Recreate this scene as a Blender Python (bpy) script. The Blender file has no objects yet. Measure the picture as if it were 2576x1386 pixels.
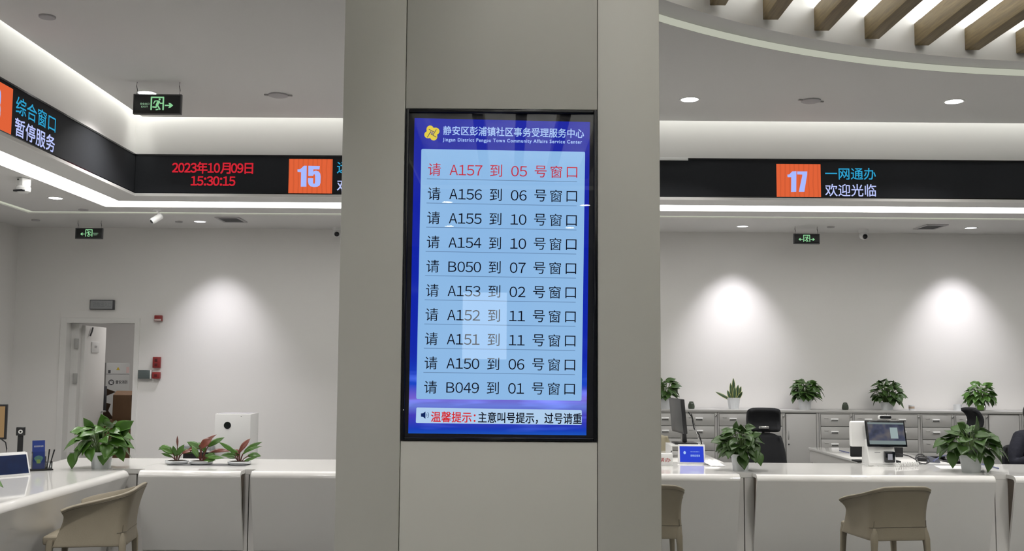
import bpy, bmesh, math, random
from math import pi, sin, cos, radians
from mathutils import Vector, Matrix

S = bpy.context.scene
COL = S.collection
random.seed(7)

# ------------------------------------------------------------------ camera
F_PX, PW, PH = 2651.3, 2576, 1386
EYE = Vector((0, 0, 1.6))
PITCH, ROLL, YAW = 8.57678046e-02, -6.83413663e-03, 3.30149088e-03
_cy, _sy, _cp, _sp, _cr, _sr = cos(YAW), sin(YAW), cos(PITCH), sin(PITCH), cos(ROLL), sin(ROLL)
FWD = Vector((_sy * _cp, _cy * _cp, _sp))
_r = Vector((_cy, -_sy, 0))
_d = -_r.cross(FWD)
RIGHT = _cr * _r + _sr * _d
DOWN = -_sr * _r + _cr * _d
cam = bpy.data.cameras.new('camera')
cam.sensor_width = 36
cam.lens = F_PX / PW * 36
cam.clip_start = .05
camo = bpy.data.objects.new('camera', cam)
COL.objects.link(camo)
m = Matrix((RIGHT, -DOWN, -FWD)).transposed().to_4x4()
m.translation = EYE
camo.matrix_world = m
S.camera = camo

# ------------------------------------------------------------------ world and exposure
S.view_settings.view_transform = 'Standard'
S.view_settings.look = 'None'
S.view_settings.gamma = 1
S.view_settings.use_curve_mapping = False
S.view_settings.exposure = 0.0
W = bpy.data.worlds.new('world')
S.world = W
W.use_nodes = True
W.node_tree.nodes['Background'].inputs[0].default_value = (.8, .85, .9, 1)
W.node_tree.nodes['Background'].inputs[1].default_value = .02

HALL_W = 19.0       # large hall downlights
WASH_W = 138.0       # wall washer spots
COVE = 5.2          # bright soffit strip
COVE_UP = 7.6       # hidden strip behind the ceiling edge
BEAM_LED = 8.0

def lamp(kind, name, loc, power, parent=None, rot=(0, 0, 0), color=(1, .97, .945), **kw):
    l = bpy.data.lights.new(name, kind)
    l.energy = power
    l.color = color
    for k, v in kw.items():
        setattr(l, k, v)
    o = bpy.data.objects.new(name, l)
    COL.objects.link(o)
    o.location = loc
    o.rotation_euler = rot
    if parent:
        o.parent = parent
    return o

# ------------------------------------------------------------------ helpers
def at(px, py, X=None, Y=None, Z=None):
    d = RIGHT * ((px - PW / 2) / F_PX) + DOWN * ((py - PH / 2) / F_PX) + FWD
    t = Y / d.y if Y is not None else (X / d.x if X is not None else (Z - EYE.z) / d.z)
    return EYE + d * t

def _nt(name):
    mt = bpy.data.materials.new(name)
    mt.use_nodes = True
    return mt, mt.node_tree, mt.node_tree.nodes['Principled BSDF']

def mat(name, col, rough=.5, metal=0, spec=.5, var=.06, scale=6., bump=0., bscale=80., coat=0., trans=0., sheen=0.):
    mt, nt, b = _nt(name)
    b.inputs['Roughness'].default_value = rough
    b.inputs['Metallic'].default_value = metal
    b.inputs['Specular IOR Level'].default_value = spec
    b.inputs['Coat Weight'].default_value = coat
    b.inputs['Transmission Weight'].default_value = trans
    tc = nt.nodes.new('ShaderNodeTexCoord')
    n = nt.nodes.new('ShaderNodeTexNoise')
    n.inputs['Scale'].default_value = scale
    n.inputs['Detail'].default_value = 4
    nt.links.new(tc.outputs['Object'], n.inputs['Vector'])
    mx = nt.nodes.new('ShaderNodeMix')
    mx.data_type = 'RGBA'
    mx.inputs['A'].default_value = (*[c * (1 - var) for c in col], 1)
    mx.inputs['B'].default_value = (*[min(1, c * (1 + var)) for c in col], 1)
    nt.links.new(n.outputs['Fac'], mx.inputs['Factor'])
    nt.links.new(mx.outputs['Result'], b.inputs['Base Color'])
    if bump:
        n2 = nt.nodes.new('ShaderNodeTexNoise')
        n2.inputs['Scale'].default_value = bscale
        bp = nt.nodes.new('ShaderNodeBump')
        bp.inputs['Strength'].default_value = bump
        bp.inputs['Distance'].default_value = .01
        nt.links.new(tc.outputs['Object'], n2.inputs['Vector'])
        nt.links.new(n2.outputs['Fac'], bp.inputs['Height'])
        nt.links.new(bp.outputs['Normal'], b.inputs['Normal'])
    return mt

def emi(name, col, strength=1.):
    mt, nt, b = _nt(name)
    nt.nodes.remove(b)
    e = nt.nodes.new('ShaderNodeEmission')
    e.inputs[0].default_value = (*col, 1)
    e.inputs[1].default_value = strength
    nt.links.new(e.outputs[0], nt.nodes['Material Output'].inputs[0])
    return mt

def srgb(r, g, b):
    f = lambda c: (c / 255 / 12.92) if c < 10.3 else ((c / 255 + .055) / 1.055) ** 2.4
    return (f(r), f(g), f(b))

class MB:
    """collects shapes into one mesh"""
    def __init__(s):
        s.bm = bmesh.new()
    def _merge(s, b2, mi=0):
        for f in b2.faces:
            f.material_index = mi
        me = bpy.data.meshes.new('tmp')
        b2.to_mesh(me)
        b2.free()
        s.bm.from_mesh(me)
        bpy.data.meshes.remove(me)
        return s
    def box(s, x0, x1, y0, y1, z0, z1, bev=0, seg=2, mi=0, M=None):
        b = bmesh.new()
        bmesh.ops.create_cube(b, size=1)
        for v in b.verts:
            v.co = Vector(((x0 + x1) / 2 + v.co.x * (x1 - x0), (y0 + y1) / 2 + v.co.y * (y1 - y0), (z0 + z1) / 2 + v.co.z * (z1 - z0)))
        if bev:
            bmesh.ops.bevel(b, geom=b.edges[:], offset=bev, segments=seg, affect='EDGES', profile=.5)
        if M:
            b.transform(M)
        return s._merge(b, mi)
    def lathe(s, prof, c=(0, 0, 0), n=24, mi=0, M=None, cap=True):
        b = bmesh.new()
        rings = []
        for r, z in prof:
            rings.append([b.verts.new((r * cos(2 * pi * i / n), r * sin(2 * pi * i / n), z)) for i in range(n)])
        for a, d in zip(rings, rings[1:]):
            for i in range(n):
                b.faces.new((a[i], a[(i + 1) % n], d[(i + 1) % n], d[i]))
        if cap:
            b.faces.new(rings[0][::-1])
            b.faces.new(rings[-1])
        bmesh.ops.recalc_face_normals(b, faces=b.faces)
        if M:
            b.transform(M)
        b.transform(Matrix.Translation(c))
        return s._merge(b, mi)
    def cyl(s, p0, p1, r0, r1=None, n=16, mi=0):
        p0, p1 = Vector(p0), Vector(p1)
        d = p1 - p0
        q = Vector((0, 0, 1)).rotation_difference(d.normalized()).to_matrix().to_4x4()
        return s.lathe([(r0, 0), (r0 if r1 is None else r1, d.length)], p0, n, mi, q)
    def tube(s, pts, r, n=6, mi=0, r1=None):
        pts = [Vector(p) for p in pts]
        b = bmesh.new()
        rings = []
        up = Vector((0, 0, 1))
        for i, p in enumerate(pts):
            t = (pts[min(i + 1, len(pts) - 1)] - pts[max(i - 1, 0)]).normalized()
            a = t.cross(up)
            if a.length < .05:
                a = t.cross(Vector((1, 0, 0)))
            a.normalize()
            c = t.cross(a)
            rr = r if r1 is None else r + (r1 - r) * i / (len(pts) - 1)
            rings.append([b.verts.new(p + (a * cos(2 * pi * k / n) + c * sin(2 * pi * k / n)) * rr) for k in range(n)])
        for x, y in zip(rings, rings[1:]):
            for k in range(n):
                try:
                    b.faces.new((x[k], x[(k + 1) % n], y[(k + 1) % n], y[k]))
                except ValueError:
                    pass
        b.faces.new(rings[0][::-1])
        b.faces.new(rings[-1])
        bmesh.ops.recalc_face_normals(b, faces=b.faces)
        return s._merge(b, mi)
    def prism(s, poly, axis, a0, a1, mi=0, M=None):
        """polygon in the plane normal to axis, swept from a0 to a1; poly pairs are the two other coordinates in x,y,z order"""
        b = bmesh.new()
        def P(u, v, w):
            return {'x': (w, u, v), 'y': (u, w, v), 'z': (u, v, w)}[axis]
        A = [b.verts.new(P(u, v, a0)) for u, v in poly]
        B = [b.verts.new(P(u, v, a1)) for u, v in poly]
        n = len(poly)
        b.faces.new(A)
        b.faces.new(B[::-1])
        for i in range(n):
            b.faces.new((A[i], B[i], B[(i + 1) % n], A[(i + 1) % n]))
        bmesh.ops.recalc_face_normals(b, faces=b.faces)
        if M:
            b.transform(M)
        return s._merge(b, mi)
    def grid(s, rows, mi=0, wrap=False):
        b = bmesh.new()
        V = [[b.verts.new(p) for p in r] for r in rows]
        for a, c in zip(V, V[1:]):
            n = len(a)
            for i in range(n if wrap else n - 1):
                b.faces.new((a[i], a[(i + 1) % n], c[(i + 1) % n], c[i]))
        return s._merge(b, mi)
    def poly(s, pts, mi=0):
        b = bmesh.new()
        b.faces.new([b.verts.new(p) for p in pts])
        return s._merge(b, mi)
    def shift(s, v):
        s.bm.transform(Matrix.Translation(v))
        return s
    def xf(s, M):
        s.bm.transform(M)
        return s
    def mesh(s, name, mats, smooth=True, ang=24):
        me = bpy.data.meshes.new(name)
        s.bm.to_mesh(me)
        s.bm.free()
        for mt in (mats if isinstance(mats, (list, tuple)) else [mats]):
            me.materials.append(mt)
        if smooth:
            me.shade_smooth()
            try:
                me.set_sharp_from_angle(angle=radians(ang))
            except Exception:
                pass
        return me

def tag(o, label, cat, group=None, kind=None):
    o['label'] = label
    o['category'] = cat
    if group:
        o['group'] = group
    if kind:
        o['kind'] = kind
    return o

def link(name, data, parent=None, label=None):
    o = bpy.data.objects.new(name, data)
    COL.objects.link(o)
    if parent:
        o.parent = parent
    if label:
        o['label'] = label
    return o

def thing(name, label, cat, loc=(0, 0, 0), rz=0, group=None):
    o = bpy.data.objects.new(name, None)
    o.empty_display_size = .1
    COL.objects.link(o)
    o.location = loc
    o.rotation_euler = (0, 0, rz)
    return tag(o, label, cat, group)

def part(name, mb, mats, parent, label=None, world=False, smooth=True, ang=24):
    if world:
        r = parent
        off = Vector((0, 0, 0))
        while r:
            off += r.location
            r = r.parent
        mb.shift(-off)
    return link(name, mb.mesh(name, mats, smooth, ang), parent, label)

def solo(name, mb, mats, label, cat, group=None, smooth=True):
    return tag(link(name, mb.mesh(name, mats, smooth)), label, cat, group)

def struct(name, mb, mats, parent=None, smooth=False, label=None):
    o = link(name, mb.mesh(name, mats, smooth), parent, label)
    if not parent:
        o['kind'] = 'structure'
    return o

def copy_tree(o, parent=None):
    c = o.copy()
    COL.objects.link(c)
    c.parent = parent
    for ch in o.children:
        copy_tree(ch, c)
    return c

def glyphs(body, bold=0.):
    cu = bpy.data.curves.new('txt', 'FONT')
    cu.body = body
    cu.size = 1
    cu.resolution_u = 3
    if len(body) > 20 and body.isascii():
        cu.space_character = 1.18
    o = bpy.data.objects.new('txt', cu)
    COL.objects.link(o)
    bpy.context.view_layer.update()
    me = bpy.data.meshes.new_from_object(o.evaluated_get(bpy.context.evaluated_depsgraph_get()))
    bpy.data.objects.remove(o)
    bpy.data.curves.remove(cu)
    xs = [v.co.x for v in me.vertices]
    ys = [v.co.y for v in me.vertices]
    return me, min(xs), max(xs), min(ys), max(ys)

def add_text(mb, body, M, w=None, h=.1, bold=0., mi=0):
    """text filling a w x h box centred on the origin of M (x to the right, z up, facing -y)"""
    me, x0, x1, y0, y1 = glyphs(body, bold)
    b = bmesh.new()
    b.from_mesh(me)
    bpy.data.meshes.remove(me)
    sy = h / (y1 - y0)
    sx = sy if w is None else w / (x1 - x0)
    cx, cyy = (x0 + x1) / 2, (y0 + y1) / 2
    for v in b.verts:
        v.co = Vector(((v.co.x - cx) * sx, 0, (v.co.y - cyy) * sy))
    if bold:
        e = bold * sy
        for q, (ox, oz) in enumerate(((-e, -e), (e, -e), (-e, e), (e, e))):
            b2 = b.copy()
            b2.transform(M @ Matrix.Translation((ox, -q * 4e-5, oz)))
            mb._merge(b2, mi)
        b.free()
        return
    b.transform(M)
    mb._merge(b, mi)

def text_px(mb, body, x0, y0, x1, y1, Y, bold=0., th=0., mi=0, fit=True):
    """text on the plane Y filling the box that the pixels x0..x1, y0..y1 cover there"""
    c = at((x0 + x1) / 2, (y0 + y1) / 2, Y=Y)
    k = (at((x0 + x1) / 2 + 50, (y0 + y1) / 2, Y=Y) - c).length / 50
    add_text(mb, body, Matrix.Translation(c) @ Matrix.Rotation(th, 4, 'Y'), (x1 - x0) * k if fit else None, (y1 - y0) * k, bold, mi)

ADV = {'A': .61, 'B': .66, ':': .30}
def chars_px(mb, s_, x0, y0, x1, y1, Y, bold=0., th=0.):
    """letters and digits (pixel height y0..y1) and Chinese characters set cell by cell across x0..x1"""
    w = [ADV.get(c, .555) if ord(c) < 128 else 1.0 for c in s_]
    tot = sum(w)
    k = (at((x0 + x1) / 2 + 50, (y0 + y1) / 2, Y=Y) - at((x0 + x1) / 2, (y0 + y1) / 2, Y=Y)).length / 50
    em = (y1 - y0) * k / .735
    cx, cyy = (x0 + x1) / 2, (y0 + y1) / 2
    M = Matrix.Translation(at(cx, cyy, Y=Y)) @ Matrix.Rotation(th, 4, 'Y')
    x = -(x1 - x0) / 2 * k
    for c, a in zip(s_, w):
        cell = (x1 - x0) * k * a / tot
        me, gx0, gx1, gy0, gy1 = glyphs(chr(ord(c) + 0xFEE0) if ord(c) < 128 else c, bold)
        b = bmesh.new()
        b.from_mesh(me)
        bpy.data.meshes.remove(me)
        sx = em
        if (gx1 - gx0) * em > cell * .93:
            sx = cell * .93 / (gx1 - gx0)
        for v in b.verts:
            v.co = Vector(((v.co.x - (gx0 + gx1) / 2) * sx + x + cell / 2, 0, (v.co.y - .368) * em))
        e = bold * em
        for ox, oz in (((-e, -e), (e, -e), (-e, e), (e, e)) if bold else ((0, 0),)):
            b2 = b.copy()
            b2.transform(M @ Matrix.Translation((ox, 0, oz)))
            mb._merge(b2, 0)
        b.free()
        x += cell

# ------------------------------------------------------------------ materials
WALL = mat('wall_paint', (.80, .785, .765), .55, var=.012, scale=1.5, bump=.03, bscale=160)
CEIL = mat('ceiling_paint', (.74, .73, .72), .75, var=.012, scale=1.5)
COLUMN = mat('column_panel', (.61, .60, .548), .42, var=.015, scale=2)
GROOVE = mat('groove', (.35, .34, .31), .6)
WHITE = mat('white_plastic', (.80, .80, .79), .35, var=.02)
TRIMW = mat('white_trim', (.78, .77, .75), .4, var=.02)
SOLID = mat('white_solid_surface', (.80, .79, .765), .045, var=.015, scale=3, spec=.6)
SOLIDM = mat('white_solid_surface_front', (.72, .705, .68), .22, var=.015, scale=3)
BROWN = mat('brown_laminate', (.13, .10, .075), .5, var=.15, scale=20)
TILE = mat('grey_floor_tile', (.12, .12, .118), .25, var=.06, scale=4)
BLACK = mat('black_plastic', (.014, .014, .016), .4, var=.1)
BLACKG = mat('black_gloss', (.006, .007, .010), .12, var=.05)
LEDB = mat('led_module_black', (.025, .027, .031), .75, spec=.15, var=.08, scale=40)
MESHB = mat('black_mesh_fabric', (.012, .013, .016), .8, var=.2, scale=90, bump=.3, bscale=500)
CHROME = mat('chrome', (.7, .7, .7), .15, 1, var=.05)
GREYM = mat('grey_steel', (.45, .45, .44), .4, .6, var=.05)
LEATHER = mat('greige_leather', (.30, .262, .195), .5, var=.05, scale=14, bump=.12, bscale=260)
SEAM = mat('leather_seam', (.15, .13, .095), .6)
CABIN = mat('white_steel_cabinet', (.42, .415, .40), .38, var=.015, scale=3)
CABGAP = mat('cabinet_shadow_gap', (.24, .235, .23), .7)
POTW = mat('white_pot', (.74, .76, .78), .4, var=.02)
SOIL = mat('soil', (.025, .018, .012), .95, var=.5, scale=60, bump=.5, bscale=90)
LEAF = mat('green_leaf', (.060, .150, .020), .36, var=.55, scale=9, spec=.45)
LEAFD = mat('dark_green_leaf', (.040, .092, .016), .45, var=.5, scale=11, spec=.45)
STEM = mat('stem_green', (.13, .22, .06), .5, var=.2)
REDL = mat('red_leaf', (.17, .045, .028), .38, var=.35, scale=14)
REDST = mat('red_stem', (.14, .035, .025), .5, var=.2)
SNAKE = mat('snake_leaf', (.035, .075, .035), .45, var=.6, scale=22)
SNAKEY = mat('snake_leaf_margin', (.42, .44, .15), .45, var=.1)
RED = mat('red_alarm_plastic', (.27, .022, .022), .4, var=.05)
REDD = mat('dark_red_print', (.10, .008, .010), .5)
TEALG = mat('grey_green_glass', (.10, .125, .125), .2, var=.06)
GREYS = mat('grey_sign_face', (.30, .31, .32), .35, var=.04)
GREYD = mat('dark_grey_frame', (.05, .05, .055), .4)
CARD = mat('cardboard', (.17, .095, .05), .8, var=.12, scale=12)
CARDD = mat('cardboard_dark', (.085, .05, .03), .85, var=.15, scale=12)
NAVY = mat('navy_jacket', (.0085, .0095, .020), .85, var=.3, scale=14, bump=.5, bscale=24)
SKIN = mat('skin', (.50, .31, .22), .5, var=.06)
HAIR = mat('hair', (.012, .010, .009), .5, var=.3, scale=40)
PAPER = mat('paper', (.82, .82, .82), .6, var=.01)
BLUEC = mat('blue_cable', (.10, .12, .26), .45)
BEIGE = mat('beige_leather', (.40, .36, .25), .5, var=.05)
GREYC = mat('grey_cushion', (.10, .105, .115), .8, var=.1)

def wood_mat():
    mt, nt, b = _nt('beam_wood')
    tc = nt.nodes.new('ShaderNodeTexCoord')
    mp = nt.nodes.new('ShaderNodeMapping')
    mp.inputs['Scale'].default_value = (22, 1.6, 22)
    n = nt.nodes.new('ShaderNodeTexNoise')
    n.inputs['Scale'].default_value = 2.2
    n.inputs['Detail'].default_value = 6
    n.inputs['Distortion'].default_value = .6
    r = nt.nodes.new('ShaderNodeValToRGB')
    r.color_ramp.elements[0].position = .3
    r.color_ramp.elements[0].color = (.138, .094, .038, 1)
    r.color_ramp.elements[1].position = .72
    r.color_ramp.elements[1].color = (.255, .182, .076, 1)
    nt.links.new(tc.outputs['Object'], mp.inputs['Vector'])
    nt.links.new(mp.outputs[0], n.inputs['Vector'])
    nt.links.new(n.outputs['Fac'], r.inputs[0])
    nt.links.new(r.outputs[0], b.inputs['Base Color'])
    b.inputs['Roughness'].default_value = .55
    return mt
WOOD = wood_mat()
DARKW = mat('low_bounce_dark', (.10, .10, .10), .4)  # unseen right wall, colour darkened to cut bounced light
MIDW = mat('low_bounce_grey', (.42, .41, .40), .6)  # off-camera rear wall, greyed to cut bounced light

def glass_mat(name, tint=(1, 1, 1), ior=1.5):
    mt, nt, b = _nt(name)
    nt.nodes.remove(b)
    f = nt.nodes.new('ShaderNodeFresnel')
    f.inputs[0].default_value = ior
    t = nt.nodes.new('ShaderNodeBsdfTransparent')
    t.inputs[0].default_value = (*tint, 1)
    g = nt.nodes.new('ShaderNodeBsdfGlossy')
    g.inputs['Roughness'].default_value = .0
    mx = nt.nodes.new('ShaderNodeMixShader')
    nt.links.new(f.outputs[0], mx.inputs[0])
    nt.links.new(t.outputs[0], mx.inputs[1])
    nt.links.new(g.outputs[0], mx.inputs[2])
    nt.links.new(mx.outputs[0], nt.nodes['Material Output'].inputs[0])
    return mt
PANE = glass_mat('display_glass', ior=1.62)
JAR = glass_mat('jar_glass', (.80, .90, .78), 1.45)
ACRYL = glass_mat('acrylic', (.93, .95, .96), 1.4)

E_STRIP = emi('cove_strip_light', (1, .985, .95), COVE)
E_THIN = emi('lit_step_glow', srgb(205, 208, 190), .85)
E_UP = emi('hidden_cove_light', (.985, 1, .945), COVE_UP)
E_UPL = emi('hidden_cove_light_left', (.985, 1, .945), COVE_UP * 1.35)
E_RING = emi('ring_riser_glow', srgb(186, 188, 173), .95)
E_BEAM = emi('beam_tube_light', (.98, 1, .97), BEAM_LED)
E_DOWN = emi('downlight_lens', (1, .98, .97), 22)
E_WASH = emi('washer_lens', (.93, .93, 1), 5)
E_ORANGE = None
E_NUM = emi('led_number_light', srgb(168, 186, 255), 1)
E_CYAN = emi('led_cyan', srgb(48, 160, 205), 1)
E_WHITE = emi('led_bluish_white', srgb(190, 200, 252), 1)
E_RED = emi('led_red', srgb(205, 38, 52), 1)
E_GREEN = emi('exit_green', srgb(140, 205, 150), 1)
E_GREENP = emi('exit_green_pale', srgb(150, 190, 155), .9)

def orange_mat():
    mt, nt, b = _nt('led_orange_field')
    nt.nodes.remove(b)
    tc = nt.nodes.new('ShaderNodeTexCoord')
    w = nt.nodes.new('ShaderNodeTexWave')
    w.inputs['Scale'].default_value = 7
    w.inputs['Distortion'].default_value = 1.6
    w.inputs['Detail'].default_value = 1
    r = nt.nodes.new('ShaderNodeValToRGB')
    r.color_ramp.elements[0].color = (*srgb(208, 92, 54), 1)
    r.color_ramp.elements[0].position = .0
    r.color_ramp.elements[1].color = (*srgb(224, 99, 58), 1)
    r.color_ramp.elements[1].position = .35
    e = nt.nodes.new('ShaderNodeEmission')
    nt.links.new(tc.outputs['Object'], w.inputs['Vector'])
    nt.links.new(w.outputs['Fac'], r.inputs[0])
    nt.links.new(r.outputs[0], e.inputs[0])
    nt.links.new(e.outputs[0], nt.nodes['Material Output'].inputs[0])
    return mt
E_ORANGE = orange_mat()

# ------------------------------------------------------------------ room shell
XL, XR, YB, YN = -5.8, 12.0, 12.4, -13.0          # left wall, right wall, back wall, rear wall
FX, FY = -3.6, 10.0                               # fascia faces
ZM, ZS = 3.93, 3.2                                # main ceiling, soffit
CX, CY, R1, R2 = 4.65, 2.45, 5.80, 5.59           # round ceiling opening

struct('floor', MB().box(-8, XR + .2, YN - .2, 17, -.1, 0), TILE)
bw = MB()
DX0, DX1, DZ = -5.175, -4.382, 2.07
bw.box(XL, DX0 - .03, YB, YB + .2, 0, ZS + .05).box(DX1 + .03, XR, YB, YB + .2, 0, ZS + .05).box(DX0 - .03, DX1 + .03, YB, YB + .2, DZ + .03, ZS + .05)
struct('wall_back', bw, WALL)
struct('wall_left', MB().box(XL - .2, XL, YN, YB + .2, 0, 4.3), WALL)
struct('wall_right', MB().box(XR, XR + .2, YN, YB + .2, 0, 4.7), DARKW)
struct('wall_rear', MB().box(XL - .2, XR + .2, YN - .2, YN, 0, 4.7), MIDW)
struct('baseboard_back', MB().box(DX1 + .06, XR, YB - .012, YB, 0, .08), GREYM)

# fascia: two faces meeting in the inner corner, above the soffit
fa = MB()
fa.box(FX - .12, XR, FY, FY + .12, ZS + .02, 4.2).box(FX - .12, FX, YN, FY, ZS + .02, 4.2)
struct('wall_fascia', fa, WALL)
struct('trim_1', MB().box(FX, XR, FY - .026, FY, ZS - .004, ZS + .021).box(FX, FX + .026, YN, FY - .026, ZS - .004, ZS + .021), TRIMW)

# main ceiling with the round opening; it stops short of the fascia so that the hidden strip can wash it
EX, EY = -3.48, 9.83
YEND, YC0 = -6.2, -1.9
def outline(r, n=72):
    """opening with a round front end and straight sides running back"""
    ye = YEND + (R1 - r)
    pts = [(CX + r * cos(pi * i / n), CY + r * sin(pi * i / n)) for i in range(n + 1)]
    m_ = 14
    pts += [(CX - r, CY + (ye - CY) * i / m_) for i in range(1, m_)]
    pts += [(CX - r + 2 * r * i / m_, ye) for i in range(m_)]
    pts += [(CX + r, ye + (CY - ye) * i / m_) for i in range(m_)]
    return pts
def ceiling_with_hole(z0, z1):
    b = bmesh.new()
    inn = outline(R1)
    corners = [(XR, EY), (EX, EY), (EX, YN), (XR, YN)]
    def cast(x, y):
        c, s_ = x - CX, y - YC0
        return min([v for v in ((XR - CX) / c if c > 1e-9 else 1e9, (EX - CX) / c if c < -1e-9 else 1e9,
                                (EY - YC0) / s_ if s_ > 1e-9 else 1e9, (YN - YC0) / s_ if s_ < -1e-9 else 1e9)])
    out = [(CX + cast(x, y) * (x - CX), YC0 + cast(x, y) * (y - YC0)) for x, y in inn]
    # pull the nearest outer points onto the true corners
    for cx_, cy_ in corners:
        i = min(range(len(out)), key=lambda k: (out[k][0] - cx_) ** 2 + (out[k][1] - cy_) ** 2)
        out[i] = (cx_, cy_)
    n = len(inn)
    rings = [[b.verts.new((x, y, z)) for x, y in pts] for pts, z in ((inn, z0), (out, z0), (out, z1), (inn, z1))]
    for k in range(4):
        A, B = rings[k], rings[(k + 1) % 4]
        for i in range(n):
            b.faces.new((A[i], A[(i + 1) % n], B[(i + 1) % n], B[i]))
    bmesh.ops.recalc_face_normals(b, faces=b.faces)
    return MB()._merge(b)
struct('ceiling', ceiling_with_hole(ZM, ZM + .05), CEIL)
rg = MB()
rg.grid([[(x, y, z) for x, y in outline(r)] for r, z in ((R1 + .06, 3.985), (R2, 3.985), (R2, 4.5))], wrap=True)
struct('trim_2', rg, CEIL, smooth=True)
struct('ceiling_upper', MB().box(CX - 6, CX + 6, YEND - .3, CY + 6, 4.5, 4.55), WALL)
solo('ring_lit_riser', MB().grid([[(x, y, z) for x, y in outline(R1 - .003)] for z in (ZM + .002, 3.983)], wrap=True), E_RING, 'curved pale riser around the round-ended ceiling opening, its cove light given as a glow', 'light strip')  # cove-lit riser, its light put in as emission

# cap over the hidden strip + the strips themselves
struct('trim_3', MB().box(FX - .12, XR, EY - .35, FY + .12, 4.2, 4.25).box(FX - .12, EX + .35, YN, FY, 4.2, 4.25), CEIL)
solo('cove_light_strip', MB().box(FX + .02, XR, EY + .02, FY - .03, 4.17, 4.185), E_UP, 'hidden light strip washing the wall above the long black board', 'light strip')
solo('cove_light_strip', MB().box(FX + .02, EX - .02, YN, EY, 4.17, 4.185), E_UPL, 'hidden light strip washing the wall above the left black board', 'light strip')

# soffit over the staff area: nested L-shaped bands with a light slot and a glowing step
XO = [FX, -3.86, -4.14, -5.05, -5.15, XL]
YO = [FY, 10.34, 10.73, 11.09, 11.23, YB]
sf = MB()
def lband(mb, i, z0, z1):
    mb.box(XO[i + 1], XR, YO[i], YO[i + 1], z0, z1)
    mb.box(XO[i + 1], XO[i], YN, YO[i], z0, z1)
for i in (0, 2, 4):
    lband(sf, i, ZS, ZS + .05)
lband(sf, 1, ZS + .05, ZS + .07)
lband(sf, 3, ZS + .05, ZS + .07)
struct('ceiling_soffit', sf, CEIL)
b1, b2 = MB(), MB()
for mb, i in ((b1, 1), (b2, 3)):
    e = .003
    mb.box(XO[i + 1] + e, XR - .01, YO[i] + e, YO[i + 1] - e, ZS + .012, ZS + .046)
    mb.box(XO[i + 1] + e, XO[i] - e, YN + .01, YO[i] + e, ZS + .012, ZS + .046)
solo('soffit_glow_strip', b1, E_STRIP, 'broad bright white light strip in the soffit below the black boards', 'light strip', smooth=False)
solo('soffit_glow_strip', b2, E_THIN, 'thin lit step in the soffit nearer the back wall, its light given as a glow', 'light strip', smooth=False)  # step that catches light, its brightness emitted by the surface

# ------------------------------------------------------------------ beams in the round opening
BX0, BDX, BW_ = 1.351, .4295, .108
ORD = ['first', 'second', 'third', 'fourth', 'fifth', 'sixth', 'seventh']
for k in range(-5, 21):
    x = BX0 + BDX * k
    if x < CX - R2 + .3 or x + BW_ > CX + R2 - .3:
        continue
    dx = max(abs(x - CX), abs(x + BW_ - CX))
    h = math.sqrt(R2 * R2 - dx * dx)
    y1 = CY + h - .004
    if -.75 < x < .62:
        y1 = 3.72
    y0 = YEND + (R1 - R2) + .004
    lab = ('wood-grain ceiling beam, %s to the right of the column' % ORD[k]) if 0 <= k < 7 else 'wood-grain ceiling beam over the hall outside the picture'
    t = thing('ceiling_beam', lab, 'beam', (x, y1, 4.045), 0, 'wood-grain beams in the round-ended ceiling opening')
    part('beam', MB().box(0, BW_, y0 - y1, 0, 0, .17, .004), WOOD, t)
    part('tube_light', MB().box(.025, .083, y0 - y1 + .1, -.06, .17, .205), E_BEAM, t, 'white light tube lying on top of the beam')

# ------------------------------------------------------------------ column
cx0, cx1, cyf = -.611, .55, 3.8
sx0, sx1, sz0, sz1 = -.381, .321, 1.333, 2.537
col = struct('column', MB().box(cx0 + .006, cx1 - .006, cyf + .03, 4.95, 0, 4.5), GROOVE)
col['label'] = 'square grey-beige panelled column holding the queue display'
g = .0022
part('panel', MB().box(cx0, sx0 - g, cyf, 4.96, 0, 4.5, .004), COLUMN, col)
part('panel', MB().box(sx1 + g, cx1, cyf, 4.96, 0, 4.5, .004), COLUMN, col)
part('panel', MB().box(sx0, sx1, cyf, cyf + .03, 0, sz0 - .002, .003), COLUMN, col)
part('panel', MB().box(sx0, sx1, cyf, cyf + .03, sz1 + .002, 4.5, .003), COLUMN, col)

# ------------------------------------------------------------------ queue display
YD = 3.812
TH = radians(.58)
disp = thing('queue_display', 'tall blue queue-calling display set into the front of the column', 'display', (-.03, 3.83, sz0))
fr = MB()
bz = .013
for a in ((sx0, sx0 + bz, sz0, sz1), (sx1 - bz, sx1, sz0, sz1), (sx0 + bz, sx1 - bz, sz0, sz0 + bz), (sx0 + bz, sx1 - bz, sz1 - bz, sz1)):
    fr.box(a[0] + .0005, a[1] - .0005, 3.796, 3.829, a[2] + .0005, a[3] - .0005, .002)
part('frame', fr, BLACKG, disp, world=True)
part('backing', MB().box(sx0 + .002, sx1 - .002, 3.820, 3.829, sz0 + .002, sz1 - .002), BLACK, disp, world=True)

def px_poly(pts, Y):
    return [at(x, y, Y=Y) for x, y in pts]
def rounded(q, r=3.):
    out = []
    n = len(q)
    for i in range(n):
        p, a, b = Vector(q[i]), Vector(q[i - 1]), Vector(q[(i + 1) % n])
        u, v = (a - p).normalized(), (b - p).normalized()
        out += [tuple(p + u * r), tuple(p + (u + v) * r * .3), tuple(p + v * r)]
    return out

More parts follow.
